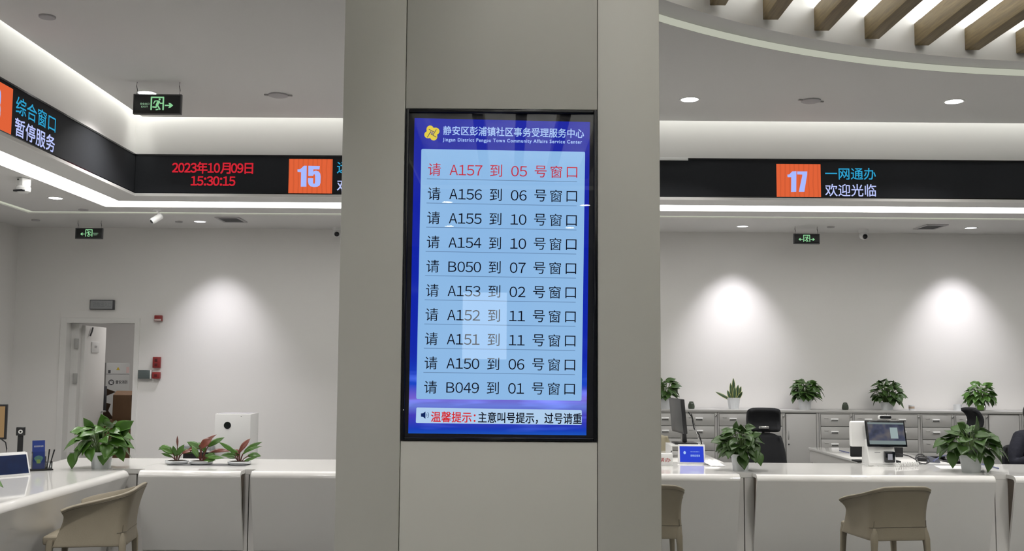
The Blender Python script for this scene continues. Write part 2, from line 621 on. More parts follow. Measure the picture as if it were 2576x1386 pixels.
def bg_mat():
    mt, nt, b = _nt('display_background')
    nt.nodes.remove(b)
    N, L = nt.nodes, nt.links
    tc = N.new('ShaderNodeTexCoord')
    sep = N.new('ShaderNodeSeparateXYZ')
    L.new(tc.outputs['Object'], sep.inputs[0])
    def ramp(els, src):
        r = N.new('ShaderNodeValToRGB')
        e = r.color_ramp.elements
        e[0].position, e[0].color = els[0][0], (*els[0][1], 1)
        e[1].position, e[1].color = els[-1][0], (*els[-1][1], 1)
        for p, c in els[1:-1]:
            x = e.new(p)
            x.color = (*c, 1)
        L.new(src, r.inputs[0])
        return r
    # slanting height coordinate: object z runs 0 .. 1.2 from the bottom of the display
    mp = N.new('ShaderNodeMapping')
    mp.inputs['Rotation'].default_value = (0, radians(6), 0)
    L.new(tc.outputs['Object'], mp.inputs[0])
    ns = N.new('ShaderNodeTexNoise')
    ns.inputs['Scale'].default_value = 1.0
    ns.inputs['Detail'].default_value = 3
    mp2 = N.new('ShaderNodeMapping')
    mp2.inputs['Rotation'].default_value = (0, radians(7), 0)
    mp2.inputs['Scale'].default_value = (2.0, 1, 16)
    L.new(tc.outputs['Object'], mp2.inputs[0])
    L.new(mp2.outputs[0], ns.inputs['Vector'])
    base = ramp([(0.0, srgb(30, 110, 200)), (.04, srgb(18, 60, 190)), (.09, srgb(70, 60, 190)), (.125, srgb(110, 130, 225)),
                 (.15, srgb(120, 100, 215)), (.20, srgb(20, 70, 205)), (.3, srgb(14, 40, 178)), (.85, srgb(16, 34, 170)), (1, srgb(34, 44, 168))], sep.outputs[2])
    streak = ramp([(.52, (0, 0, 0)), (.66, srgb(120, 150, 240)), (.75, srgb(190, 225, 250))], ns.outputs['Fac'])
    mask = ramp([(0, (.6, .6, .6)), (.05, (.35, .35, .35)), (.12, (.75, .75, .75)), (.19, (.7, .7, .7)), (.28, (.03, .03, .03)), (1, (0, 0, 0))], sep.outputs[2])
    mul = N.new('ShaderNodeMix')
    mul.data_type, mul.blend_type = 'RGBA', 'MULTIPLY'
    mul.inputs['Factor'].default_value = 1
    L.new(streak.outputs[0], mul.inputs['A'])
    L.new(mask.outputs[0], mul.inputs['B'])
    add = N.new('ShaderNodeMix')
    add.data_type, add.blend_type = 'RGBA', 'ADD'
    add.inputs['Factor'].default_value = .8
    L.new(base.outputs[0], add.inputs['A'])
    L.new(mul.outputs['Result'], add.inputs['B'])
    e = N.new('ShaderNodeEmission')
    L.new(add.outputs['Result'], e.inputs[0])
    e.inputs[1].default_value = .95
    L.new(e.outputs[0], N['Material Output'].inputs[0])
    return mt

def panel_mat(name, c0, c1):
    mt, nt, b = _nt(name)
    nt.nodes.remove(b)
    N, L = nt.nodes, nt.links
    tc = N.new('ShaderNodeTexCoord')
    sep = N.new('ShaderNodeSeparateXYZ')
    L.new(tc.outputs['Object'], sep.inputs[0])
    ns = N.new('ShaderNodeTexNoise')
    ns.inputs['Scale'].default_value = 2
    L.new(tc.outputs['Object'], ns.inputs['Vector'])
    mx = N.new('ShaderNodeMix')
    mx.data_type = 'RGBA'
    mx.inputs['A'].default_value = (*c0, 1)
    mx.inputs['B'].default_value = (*c1, 1)
    L.new(ns.outputs['Fac'], mx.inputs['Factor'])
    e = N.new('ShaderNodeEmission')
    L.new(mx.outputs['Result'], e.inputs[0])
    L.new(e.outputs[0], N['Material Output'].inputs[0])
    return mt
E_PANEL = panel_mat('display_panel_light', srgb(132, 180, 230), srgb(156, 198, 238))
E_TICK = panel_mat('display_ticker_light', srgb(172, 205, 240), srgb(188, 216, 243))
I_BLACK = emi('screen_black_ink', srgb(10, 14, 30), 1)
I_RED = emi('screen_red_ink', srgb(196, 36, 60), 1)
I_REDB = emi('screen_bright_red_ink', srgb(215, 40, 45), 1)
I_GREY = emi('screen_grey_line', srgb(105, 140, 180), 1)
I_YEL = emi('screen_yellow', srgb(226, 204, 62), 1)
I_PALE = emi('screen_pale_blue', srgb(170, 200, 245), 1)
I_NAVY = emi('screen_navy', srgb(10, 36, 92), 1)

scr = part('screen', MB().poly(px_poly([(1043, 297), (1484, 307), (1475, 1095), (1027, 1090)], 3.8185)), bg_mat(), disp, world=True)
part('list_panel', MB().poly(px_poly(rounded([(1060, 374.5), (1472, 382), (1463, 1008), (1047, 1003.5)]), 3.8172)), E_PANEL, scr, 'pale blue list panel', world=True)
part('ticker_panel', MB().poly(px_poly(rounded([(1047.5, 1025), (1463.5, 1031.5), (1463.5, 1069), (1046, 1064)], 2.5), 3.8172)), E_TICK, scr, 'pale ticker panel', world=True)

ROWS = [('A157', '05'), ('A156', '06'), ('A155', '10'), ('A154', '10'), ('B050', '07'), ('A153', '02'), ('A152', '11'), ('A151', '11'), ('A150', '06'), ('B049', '01')]
lines = MB()
for k, (a, n) in enumerate(ROWS):
    t = k / 9
    mb = MB()
    def word(s_, xc, w, h, dy=0):
        x = xc + t * (-10 + 4 * (xc - 1093) / 346)
        y = 426 + 60.85 * k + (xc - 1093) * (.020 - .006 * t) + dy
        (chars_px if ord(s_[0]) < 128 else text_px)(mb, s_, x - w / 2, y - h / 2, x + w / 2, y + h / 2, YD + .004, .0, TH)
    word('请', 1093, 32, 32)
    word(a, 1172.5, 84 if a[0] == 'A' else 85, 26, .5)
    word('到', 1248, 30, 31)
    word(n, 1306, 42, 26, .5)
    word('号', 1360, 30, 30)
    word('窗', 1399.5, 29, 31)
    word('口', 1439, 26.5, 27, .6)
    part('queue_text', mb, I_RED if k == 0 else I_BLACK, scr, ('red' if k == 0 else 'black') + ' queue call row for ticket ' + a, world=True)
    if k < 9:
        yl = 449 + 60.85 * k
        xa, xb = 1074 - 10 * t, 1451.5 - 6 * t
        sl = 7.4 - 2 * t
        lines.poly(px_poly([(xa, yl), (xb, yl + sl), (xb, yl + sl + 1.6), (xa, yl + 1.6)], YD + .0045))
part('divider_lines', lines, I_GREY, scr, world=True)
# header
hd = MB()
text_px(hd, '静安区彭浦镇社区事务受理服务中心', 1115, 320.5, 1469, 343.5, YD + .004, .012, TH + .005)
part('title_text', hd, I_PALE, scr, world=True)
hd = MB()
text_px(hd, 'Jingan District Pengpu Town Community Affairs Service Center', 1114, 349.7, 1464, 361, YD + .004, .022, TH)
part('subtitle_text', hd, I_PALE, scr, world=True)
lg = MB()
lc = at(1086.5, 334.5, Y=YD + .004)
kpx = .701 / 488
petal = [(-7.5, 2.2), (-9.8, 8), (-9.2, 13), (-6.5, 17.5), (-2, 20.2), (2.5, 20.4), (6.8, 18.2), (9.3, 14), (9.8, 10), (8.8, 7.2), (4.6, 3.2)]
for q in range(4):
    ang = q * pi / 2 + radians(27)
    lg.poly([lc + Vector(((u * cos(ang) - v * sin(ang)) * kpx, 0, (u * sin(ang) + v * cos(ang)) * kpx)) for u, v in petal])
lg.poly([lc + Vector((2.2 * kpx * cos(a), 0, 2.2 * kpx * sin(a))) for a in [radians(27) + q * pi / 2 + pi / 4 for q in range(4)]])
for (ax, ay), (bx_, by_) in (((-7, -9), (5.5, -2.7)), ((10.7, -8.4), (3.2, 4.9)), ((10.7, 10.6), (-2.5, 2.5)), ((-11.2, 10.6), (-2.5, -4.4))):
    u = Vector((bx_ - ax, by_ - ay)).normalized()
    nn = Vector((-u.y, u.x)) * .8
    q_ = [(ax - u.x + nn.x, ay - u.y + nn.y), (bx_ + nn.x, by_ + nn.y), (bx_ - nn.x, by_ - nn.y), (ax - u.x - nn.x, ay - u.y - nn.y)]
    lg.poly([lc + Vector((x_ * kpx, -.0004, -y_ * kpx)) for x_, y_ in q_], 1)
part('logo', lg, [I_YEL, I_NAVY], scr, 'yellow four-petal emblem', world=True)
# ticker
tk = MB()
text_px(tk, '温馨提示：', 1084.5, 1036, 1196, 1062, YD + .004, .012, TH)
part('ticker_text', tk, I_REDB, scr, 'red reminder heading', world=True)
tk = MB()
text_px(tk, '主意叫号提示，过号请重', 1203, 1038, 1463.2, 1065.5, YD + .004, .012, TH - .003)
part('ticker_text', tk, I_BLACK, scr, 'black scrolling reminder text', world=True)
sp = MB()
P = lambda *q: px_poly([(1059 + u * .98, 1044 + v) for u, v in q], YD + .004)
sp.poly(P((0, -4), (5.5, -4.5), (11.5, -9), (11.5, 9.5), (5.5, 4.8), (0, 4)))
for rr in (5, 9.5):
    arc = [(14 + rr * cos(a) - 3, rr * sin(a)) for a in [radians(d) for d in range(-50, 51, 10)]]
    arc2 = [(14 + (rr - 1.2) * cos(a) - 3, (rr - 1.2) * sin(a)) for a in [radians(d) for d in range(50, -51, -10)]]
    sp.poly(P(*(arc + arc2)))
part('speaker_icon', sp, I_NAVY, scr, world=True)
part('glass', MB().poly([(sx0 + .012, 3.806, sz0 + .012), (sx1 - .012, 3.806, sz0 + .012), (sx1 - .012, 3.806, sz1 - .012), (sx0 + .012, 3.806, sz1 - .012)]), PANE, disp, world=True)
part('standby_light', MB().cyl(at(1015, 1031, Y=3.7955), at(1015, 1031, Y=3.7965), .0012, n=8), emi('standby', (1, 1, 1), 1), disp, world=True)

# ------------------------------------------------------------------ LED boards
def digit_poly(mb, pts, M):
    mb.poly([M @ Vector((u, 0, v)) for u, v in pts])

LZ0, LZ1 = 3.222, 3.602
board = thing('led_board', 'long black LED board on the fascia with numbers 15 and 17 in orange fields', 'LED board', (0, FY, LZ0))
part('frame', MB().box(FX + .02, XR - .01, FY - .020, FY - .001, LZ0, LZ0 + .010).box(FX + .02, XR - .01, FY - .020, FY - .001, LZ1 - .014, LZ1), BLACKG, board, world=True)
part('panel', MB().box(FX + .02, XR - .01, FY - .015, FY - .001, LZ0 + .010, LZ1 - .014), LEDB, board, world=True)
YL = FY - .0165
def field(parent, x0, y0, x1, y1):
    a, c = at(x0, y1, Y=YL), at(x1, y0, Y=YL)
    return part('number_field', MB().poly([(a.x, YL, a.z), (c.x, YL, a.z), (c.x, YL, c.z), (a.x, YL, c.z)]), E_ORANGE, parent, 'orange lit square field', world=True)
f15 = field(board, 725, 400.5, 837, 487)
f17 = field(board, 1954, 413, 2064, 499.5)
def from_px(pts, sc, ox, oy):
    return px_poly([(ox + u / sc, oy + v / sc) for u, v in pts], YL - .0015)
d15 = MB()
d15.poly(from_px([(345, 402), (395, 398), (462, 335), (512, 335), (506, 712), (405, 712), (411, 452), (348, 446)], 7.155, 700, 370))
d15.poly(from_px([(541, 335), (748, 340), (742, 402), (632, 400), (629, 446), (640, 433), (680, 424), (728, 438), (755, 475), (763, 530), (760, 640), (746, 688), (702, 714), (640, 719),
                  (580, 706), (547, 672), (535, 622), (535, 558), (629, 560), (627, 640), (634, 658), (645, 662), (656, 655), (663, 622), (664, 524), (658, 494), (646, 488), (634, 496), (629, 520), (540, 520)], 7.155, 700, 370))
part('number_text', d15, E_NUM, f15, 'pale blue number 15', world=True)
d17 = MB()
d17.poly(from_px([(220, 212), (245, 210), (285, 168), (342, 165), (340, 445), (270, 447), (272, 246), (222, 246)], 5.393, 1940, 400))
d17.poly(from_px([(352, 168), (490, 168), (488, 215), (478, 270), (450, 445), (375, 445), (405, 300), (420, 236), (422, 211), (352, 209)], 5.393, 1940, 400))
part('number_text', d17, E_NUM, f17, 'pale blue number 17', world=True)
def led_text(parent, s_, box_, m_, lab, bold=.006):
    mb = MB()
    (chars_px if ord(s_[0]) < 128 else text_px)(mb, s_, *box_, YL - .0005, bold)
    return part('led_text', mb, m_, parent, lab, world=True)
led_text(board, '2023年10月09日', (433, 411, 640, 434), E_RED, 'red date text', .022)
led_text(board, '15:30:15', (480, 444, 592, 466.5), E_RED, 'red clock text', .022)
led_text(board, '远程服务', (848, 406, 975, 437), E_CYAN, 'cyan text beside number 15')
led_text(board, '欢迎光临', (848, 451, 975, 482), E_WHITE, 'white text beside number 15')
led_text(board, '一网通办', (2076, 422, 2203, 452), E_CYAN, 'cyan text beside number 17')
led_text(board, '欢迎光临', (2076, 463, 2204, 494), E_WHITE, 'white text beside number 17')

bl = thing('led_board', 'black LED board along the left fascia, cut by the left picture edge', 'LED board', (FX, 0, LZ0))
part('frame', MB().box(FX + .001, FX + .020, YN + .1, FY - .001, LZ0, LZ0 + .010).box(FX + .001, FX + .020, YN + .1, FY - .001, LZ1 - .014, LZ1), BLACKG, bl, world=True)
part('panel', MB().box(FX + .001, FX + .015, YN + .1, FY - .001, LZ0 + .010, LZ1 - .014), LEDB, bl, world=True)
XLd = FX + .0165
fl = part('number_field', MB().poly([(XLd, 7.06, 3.232), (XLd, 7.475, 3.232), (XLd, 7.475, 3.566), (XLd, 7.06, 3.566)]), E_ORANGE, bl, 'orange lit square field', world=True)
RL = Matrix.Rotation(pi / 2, 4, 'Z')
def led_left(s_, y0, y1, z0, z1, m_, lab, par, bold=.006, dx=.0005):
    mb = MB()
    add_text(mb, s_, Matrix.Translation((XLd + dx, (y0 + y1) / 2, (z0 + z1) / 2)) @ RL, y1 - y0, z1 - z0, bold)
    return part('led_text', mb, m_, par, lab, world=True)
led_left('13', 7.11, 7.29, 3.285, 3.51, E_NUM, 'pale blue number 13', fl, .04, .001)
led_left('综合窗口', 7.53, 8.20, 3.405, 3.535, E_CYAN, 'cyan text on the left board', bl)
led_left('暂停服务', 7.53, 8.20, 3.245, 3.375, E_WHITE, 'bluish white text on the left board', bl, .012)
solo('packing_tape', MB().box(1.40, 1.716, FY - .025, FY - .0205, 3.578, 3.606, .001), WHITE, 'strip of clear packing tape left on the black board beside the column', 'tape')

# ------------------------------------------------------------------ lights in the ceilings
def downlight(x, y, z, label, group, power, r=.075, lens=E_DOWN, tilt=0, spread=120):
    t = thing('downlight', label, 'ceiling light', (x, y, z), 0, group)
    part('trim_ring', MB().lathe([(r + .016, 0), (r + .014, -.006), (r, -.004), (r - .003, .0), (r + .016, 0)], n=28, cap=False), WHITE, t)
    part('lens', MB().lathe([(r, -.0035), (r, -.001)], n=28), lens, t)
    if power:
        lamp('AREA', 'downlight_lamp', (0, 0, -.012 - .06 * bool(tilt)), power, t, (radians(tilt), 0, 0), shape='DISK', size=2 * r, spread=radians(spread))
    return t
G1 = 'round downlights in the main ceiling'
for px_, lab in (((370, 234), 'bright downlight in the main ceiling above the left hanging exit sign'),
                 ((1735, 250), 'bright downlight in the main ceiling just right of the column'),
                 ((2400, 255), 'bright downlight in the main ceiling near the right picture edge')):
    p = at(*px_, Z=ZM)
    downlight(p.x, p.y, ZM, lab, G1, HALL_W)
for x, y in ((-.85, 8.98), (6.2, 9.0), (-2.2, 5.6), (-2.2, 2.0), (-2.2, -2.0), (-.88, -7.3), (-1.0, -9.9), (1.03, -10.0), (1.1, -7.5), (4.5, -9.0)):
    downlight(x, y, ZM, 'round downlight in the ceiling outside the picture', G1, HALL_W * (2.1 if (x, y) == (-2.2, 5.6) else 1.2 if y > 1 else .75))
for k, y in ((-3, -.4), (-3, 2.5), (3, 5.2), (8, 5.6)):  # added lamps to brighten the column and counter fronts, no known fittings
    downlight(BX0 + BDX * k + BW_ + .16, y, 4.5, 'added fill light between the wood beams, outside the picture', 'added fill lights between the wood beams', HALL_W * (.5 if y == 2.5 else .2 if k < 0 else .42), tilt=42 if y > 4 else 0, spread=85 if y > 4 else 120)
G2 = 'small downlights in the soffit along the back wall'
for px_, lab, p_ in (((140, 498), 'bright small downlight in the soffit over the left counter', 15),
                     ((503, 557), 'small downlight in the soffit left of the air vent above the purifier', 0),
                     ((1868, 569), 'small downlight in the soffit above the snake plant', 0),
                     ((2442, 573), 'small downlight in the soffit near the right picture edge', 0)):
    p = at(*px_, Z=ZS)
    t = downlight(p.x, p.y, ZS, lab, G2, p_, .062, E_DOWN if p_ else E_WASH)
WASH = [(-3.481 + .11, 11.791), (2.652, 11.861), (5.243, 11.855), (.0, 11.86), (7.9, 11.86)]
for i, (x, y) in enumerate(WASH):
    lamp('SPOT', 'washer_lamp', (x, y, ZS - .02), WASH_W * (.8 if i == 0 else 1), None, (radians(14), 0, 0), (.97, .94, 1), spot_size=radians(74), spot_blend=1.0, shadow_soft_size=.07)
    if i > 2:
        downlight(x, y, ZS, 'small downlight in the soffit outside the view', G2, 0, .062, E_WASH)
for x, y in ((0.0, 11.2), (6.4, 10.9), (3.9, 10.95), (1.9, 10.95), (-2.0, 10.9), (-4.6, 7.6), (-4.6, 5.0)):
    pass

# ------------------------------------------------------------------ ceiling fittings
def disc(px_, Z, r, label, name='smoke_detector', cat='detector', m_=GREYM, h=.03):
    p = at(*px_, Z=Z)
    t = thing(name, label, cat, (p.x, p.y, Z), 0, 'round ceiling fittings')
    part('base', MB().lathe([(r, 0), (r, -.008), (r * .93, -.012)], n=28), m_, t)
    part('cap', MB().lathe([(r * .8, -.0115), (r * .74, -h * .8), (r * .5, -h)], n=24), m_, t)
FITC = mat('ceiling_fitting_grey', (.47, .46, .47), .55, var=.04)
disc((119, 41), ZM, .055, 'round grey ceiling fitting in the upper left corner', 'ceiling_speaker', 'speaker', FITC, .014)
disc((210, 527), ZS, .05, 'round grey fitting in the soffit right of the left bright downlight', 'ceiling_speaker', 'speaker', FITC, .016)
disc((90, 553), ZS, .045, 'flat grey round fitting in the soffit above the room corner', 'ceiling_speaker', 'speaker', FITC, .014)
disc((450, 557), ZS, .04, 'flat round fitting in the soffit left of the small downlight', 'ceiling_speaker', 'speaker', FITC, .012)
disc((2090, 570), ZS, .042, 'flat round fitting in the soffit right of the double-arrow exit sign', 'ceiling_speaker', 'speaker', FITC, .012)

def sensor(px_, label, rz):
    p = at(*px_, Z=ZM)
    t = thing('ceiling_sensor', label, 'sensor', (p.x, p.y, ZM), rz, 'flat ceiling sensors with clip ears')
    part('body', MB().lathe([(.085, 0), (.085, -.012), (.06, -.02)], n=20), FITC, t)
    for sx in (-1, 1):
        part('clip', MB().box(sx * .10 - .02, sx * .10 + .02, -.012, .012, -.012, 0, .003), GREYM, t)
sensor((700, 238), 'flat grey ceiling sensor left of the column', .1)
sensor((2040, 252), 'flat grey ceiling sensor between the two right downlights', .25)

def vent(x0, x1, y0, y1, label):
    t = thing('air_vent', label, 'vent', ((x0 + x1) / 2, (y0 + y1) / 2, ZS))
    w, d = (x1 - x0) / 2, (y1 - y0) / 2
    f_ = .03
    part('frame', MB().box(-w, w, -d, -d + f_, -.012, 0, .003).box(-w, w, d - f_, d, -.012, 0, .003).box(-w, -w + f_, -d + f_, d - f_, -.012, 0, .003).box(w - f_, w, -d + f_, d - f_, -.012, 0, .003), FITC, t)
    gr = MB().box(-w + f_, w - f_, -d + f_, d - f_, -.003, 0)
    n = 9
    for i in range(n):
        y = -d + f_ + (i + .5) * (2 * d - 2 * f_) / n
        gr.box(-w + f_, w - f_, y - .006, y + .006, -.010, -.003)
    part('grille', gr, mat('vent_grey', (.17, .17, .18), .6), t)
vent(-3.21, -2.945, 11.40, 11.79, 'grey square air vent in the soffit above the white purifier')
vent(4.625, 4.875, 11.57, 11.955, 'grey square air vent in the soffit at the right')

# cameras
def turret(px_, label):
    p = at(*px_, Z=ZS)
    t = thing('security_camera', label, 'security camera', (p.x, p.y, ZS))
    part('mount', MB().lathe([(.055, 0), (.055, -.03), (.045, -.04)], n=24), WHITE, t)
    part('ball', MB().lathe([(.02, -.03), (.045, -.045), (.052, -.07), (.045, -.095), (.02, -.11)], n=24), WHITE, t)
    b = MB().lathe([(.03, 0), (.026, .012), (.01, .018)], n=20, M=Matrix.Rotation(radians(115), 4, 'X'))
    part('lens', b.shift(Vector((.004, -.038, -.083))), BLACKG, t, 'black lens')
turret((848, 572), 'white dome camera under the soffit beside the column edge')
turret((2172, 578), 'white dome camera under the soffit right of the double-arrow exit sign')
def bullet(px_, label, aim, L=.16, ps=1.):
    p = at(*px_, Z=ZS)
    t = thing('security_camera', label, 'security camera', (p.x, p.y, ZS), aim)
    part('mount', MB().lathe([(.045 * ps, 0), (.045 * ps, -.015)], n=20), WHITE, t)
    part('arm', MB().tube([(0, 0, -.01), (.0, .02, -.04), (.0, .01, -.07)], .011, 8), WHITE, t)
    R_ = Matrix.Translation((0, 0, -.095)) @ Matrix.Rotation(radians(35), 4, 'X')
    part('body', MB().lathe([(.025, -L / 2), (.034, -L / 2 + .01), (.034, L / 2 - .02), (.03, L / 2)], n=20, M=R_ @ Matrix.Rotation(pi / 2, 4, 'X')), WHITE, t)
    part('lens', MB().lathe([(.022, L / 2), (.020, L / 2 + .004)], n=16, M=R_ @ Matrix.Rotation(pi / 2, 4, 'X')), BLACKG, t, 'black lens')
bullet((395, 527), 'white tube camera hanging from the soffit below the date display', radians(-50), .13)
p = at(60, 448, Z=ZS)
t = thing('security_camera', 'white box camera with dome under the left soffit', 'security camera', (p.x, p.y, ZS), radians(-20))
part('mount', MB().box(-.035, .035, -.05, .05, -.07, 0, .006), WHITE, t)
part('screw_cap', MB().cyl((-.01, -.0505, -.02), (-.01, -.056, -.02), .008), GREYD, t)
part('ball', MB().lathe([(.05, -.068), (.062, -.085), (.058, -.12), (.035, -.135)], n=24), WHITE, t)
part('lens', MB().box(-.05, .05, -.066, -.03, -.125, -.108, .004), BLACKG, t, 'black lens slit')

# ------------------------------------------------------------------ exit signs
def stroke(mb, pts, w, M, Y=0):
    for (x0, z0), (x1, z1) in zip(pts, pts[1:]):
        d = Vector((x1 - x0, z1 - z0))
        n = Vector((-d.y, d.x)).normalized() * w / 2
        e = d.normalized() * w * .3
        mb.poly([M @ Vector(v) for v in ((x0 - e.x + n.x, Y, z0 - e.y + n.y), (x0 - e.x - n.x, Y, z0 - e.y - n.y), (x1 + e.x - n.x, Y, z1 + e.y - n.y), (x1 + e.x + n.x, Y, z1 + e.y + n.y))])

def exit_sign(x0, x1, z0, z1, Y, ztop, label, arrows, text, mirror=False):
    w, h = x1 - x0, z1 - z0
    t = thing('exit_sign', label, 'exit sign', ((x0 + x1) / 2, Y, z0), 0, 'hanging green exit signs')
    part('case', MB().box(-w / 2, w / 2, -.012, .012, 0, h, .003), mat('exit_case', (.022, .024, .025), .35), t)
    fr = MB()
    e = .008
    fr.box(-w / 2 - .002, w / 2 + .002, -.016, .016, -.002, e, .002).box(-w / 2 - .002, w / 2 + .002, -.016, .016, h - e, h + .002, .002)
    fr.box(-w / 2 - .002, -w / 2 + e, -.016, .016, e, h - e, .002).box(w / 2 - e, w / 2 + .002, -.016, .016, e, h - e, .002)
    part('frame', fr, mat('exit_frame', (.09, .09, .095), .4), t)
    sc = h
    M = Matrix.Translation((0, -.0135, 0)) @ Matrix.Diagonal((-1 if mirror else 1, 1, 1, 1))
    pic = MB()
    # door frame outline
    stroke(pic, [(-.30 * sc, .22 * sc), (-.30 * sc, .85 * sc), (.30 * sc, .85 * sc), (.30 * sc, .22 * sc)], .075 * sc, M)
    # running figure
    hx, hz = .11 * sc, .75 * sc
    pic.poly([M @ Vector((hx + .05 * sc * cos(a), 0, hz + .05 * sc * sin(a))) for a in [i * pi / 6 for i in range(12)]])
    stroke(pic, [(.06 * sc, .64 * sc), (-.01 * sc, .46 * sc)], .13 * sc, M)
    stroke(pic, [(.07 * sc, .65 * sc), (.16 * sc, .54 * sc), (.26 * sc, .55 * sc)], .05 * sc, M)
    stroke(pic, [(.02 * sc, .67 * sc), (-.12 * sc, .66 * sc), (-.18 * sc, .54 * sc)], .05 * sc, M)
    stroke(pic, [(0, .46 * sc), (.10 * sc, .30 * sc), (.14 * sc, .24 * sc)], .07 * sc, M)
    stroke(pic, [(-.02 * sc, .45 * sc), (-.06 * sc, .34 * sc), (-.22 * sc, .36 * sc)], .07 * sc, M)
    stroke(pic, [(-.05 * sc, .215 * sc), (.05 * sc, .235 * sc)], .06 * sc, M)
    part('pictogram', pic, E_GREEN, t, 'pale green running figure in a doorway')
    for s_ in arrows:
        ar = MB()
        A = Matrix.Translation((0, -.0135, 0)) @ Matrix.Diagonal((s_, 1, 1, 1))
        stroke(ar, [(.40 * sc, .44 * sc), (.62 * sc, .44 * sc)], .065 * sc, A)
        ar.poly([A @ Vector((u * sc, 0, v * sc)) for u, v in ((.56, .57), (.68, .55), (.80, .44), (.68, .33), (.56, .31), (.63, .44))])
        part('arrow', ar, E_GREEN, t, 'pale green arrow')
    if text:
        tx = MB()
        s_ = text
        add_text(tx, '安全出口', Matrix.Translation((s_ * .63 * sc, -.0135, .51 * sc)), .46 * sc, .12 * sc, .006)
        add_text(tx, 'EXIT', Matrix.Translation((s_ * .63 * sc, -.0135, .37 * sc)), .34 * sc, .085 * sc, .006)
        part('sign_text', tx, E_GREENP, t, 'small pale green exit lettering')
    for s_ in (-1, 1):
        xx_ = s_ * (w / 2 - .02)
        part('chain', MB().tube([(xx_, 0, h), (xx_ + .004, 0, h + (ztop - z1) * .35), (xx_ - .003, 0, h + (ztop - z1) * .7), (xx_, 0, h + ztop - z1)], .003, 6), GREYD, t)
a, c = at(338, 238, Y=8.6), at(456, 288, Y=8.6)
exit_sign(a.x, c.x, c.z, a.z, 8.6, ZM, 'largest green exit sign, hanging from the main ceiling beside a downlight', (1,), -1)
a, c = at(191.5, 574, Y=11.8), at(258, 601, Y=11.8)
exit_sign(a.x, c.x, c.z, a.z, 11.8, ZS, 'small hanging exit sign with left arrow above the open door', (-1,), 1, True)
a, c = at(1996, 588, Y=11.87), at(2061, 614, Y=11.87)
exit_sign(a.x, c.x, c.z, a.z, 11.87, ZS, 'small hanging exit sign with arrows both ways, right of the column', (-1, 1), 0)

# ------------------------------------------------------------------ door, storeroom
dr = struct('door_1', MB().box(DX0 - .075, DX0 + .0, YB - .018, YB + .22, 0, DZ + .06, .003).box(DX1, DX1 + .06, YB - .018, YB + .22, 0, DZ + .06, .003).box(DX0, DX1, YB - .018, YB + .22, DZ, DZ + .06, .003), TRIMW)
hx, hy = DX0 + .085, YB + .215
LM = Matrix.Translation((hx, hy, 0)) @ Matrix.Rotation(radians(92.5), 4, 'Z')
part('jamb_panel', MB().box(DX0, hx, YB + .13, YB + .215, 0, DZ), TRIMW, dr)
leaf = part('door_leaf', MB().box(0, .74, -.042, 0, .01, DZ - .02, .003, M=LM), TRIMW, dr)
for z in (.5, 1.42, 1.83):
    part('hinge', MB().box(DX0 + .045, hx + .008, YB + .10, YB + .128, z - .06, z + .06, .004), GREYM, dr)
part('sign_plate', MB().box(.22, .47, -.054, -.043, 1.73, 1.86, .004, M=LM), WHITE, leaf, 'white square room sign with grey corner')
tx = MB()
add_text(tx, '库房', LM @ Matrix.Translation((.345, -.0545, 1.80)), .09, .032, .004)
part('sign_text', tx, GREYD, leaf)
part('closer', MB().tube([LM @ Vector(v) for v in ((.12, -.06, 1.93), (.17, -.06, 1.98), (.2, -.06, 2.03))], .01, 8), GREYD, leaf)
part('handle', MB().cyl(LM @ Vector((.68, -.042, 1.0)), LM @ Vector((.68, -.09, 1.0)), .012).cyl(LM @ Vector((.68, -.09, 1.0)), LM @ Vector((.57, -.09, 1.0)), .010), GREYM, leaf)
st = MB()
st.box(-3.2, -3.0, YB + .2, 17, 0, 3.0).box(-7.6, -3.2, 16.8, 17, 0, 3.0).box(-7.8, -7.6, YB + .2, 17, 0, 3.0).box(-7.6, XL, YB, YB + .2, 0, 3.0)
struct('wall_storeroom', st, WALL)
struct('ceiling_storeroom', MB().box(-7.8, -3.0, YB + .2, 17, 3.0, 3.05), CEIL)
lamp('AREA', 'storeroom_fill', (-4.6, 14.3, 2.98), 34, None, shape='RECTANGLE', size=1.2, size_y=.3)  # added fill to brighten the storeroom, stands for no known fitting

t = thing('equipment_cabinet', 'tall grey equipment cabinet with logo and stickers inside the storeroom', 'cabinet', (-5.90, 15.9, 0), radians(34))
part('body', MB().box(-.17, .17, -.2, .12, 0, 1.61, .004), mat('equip_grey', (.42, .42, .41), .45), t)
part('lid_line', MB().box(-.165, .165, -.2015, -.2, 1.44, 1.445), GREYD, t)
s1 = MB()
s1.lathe([(.042, 0), (.042, .001)], n=20, M=Matrix.Rotation(pi / 2, 4, 'X')).shift(Vector((-.09, -.201, 1.32)))
part('logo', s1, GREYD, t, 'dark round emblem')
s1 = MB()
add_text(s1, '安', Matrix.Translation((-.09, -.2025, 1.32)), .05, .05, .01)
part('logo_mark', s1, WHITE, t)
s1 = MB()
add_text(s1, '雷安消防', Matrix.Translation((.058, -.2015, 1.325)), .17, .05, .012)
part('cabinet_text', s1, GREYD, t)
part('sticker', MB().prism([(0, .05), (-.028, 0), (.028, 0)], 'y', -.2016, -.2005).shift(Vector((-.0, 0, 1.50))), mat('yellow_sticker', (.5, .36, .03), .5), t, 'yellow warning sticker')
part('sticker', MB().box(.12, .16, -.2016, -.2005, 1.46, 1.55), mat('red_sticker', (.55, .4, .38), .5), t, 'pale red sticker')
part('sticker', MB().box(-.14, -.105, -.2016, -.2005, 1.455, 1.50), GREYD, t, 'small dark sticker')

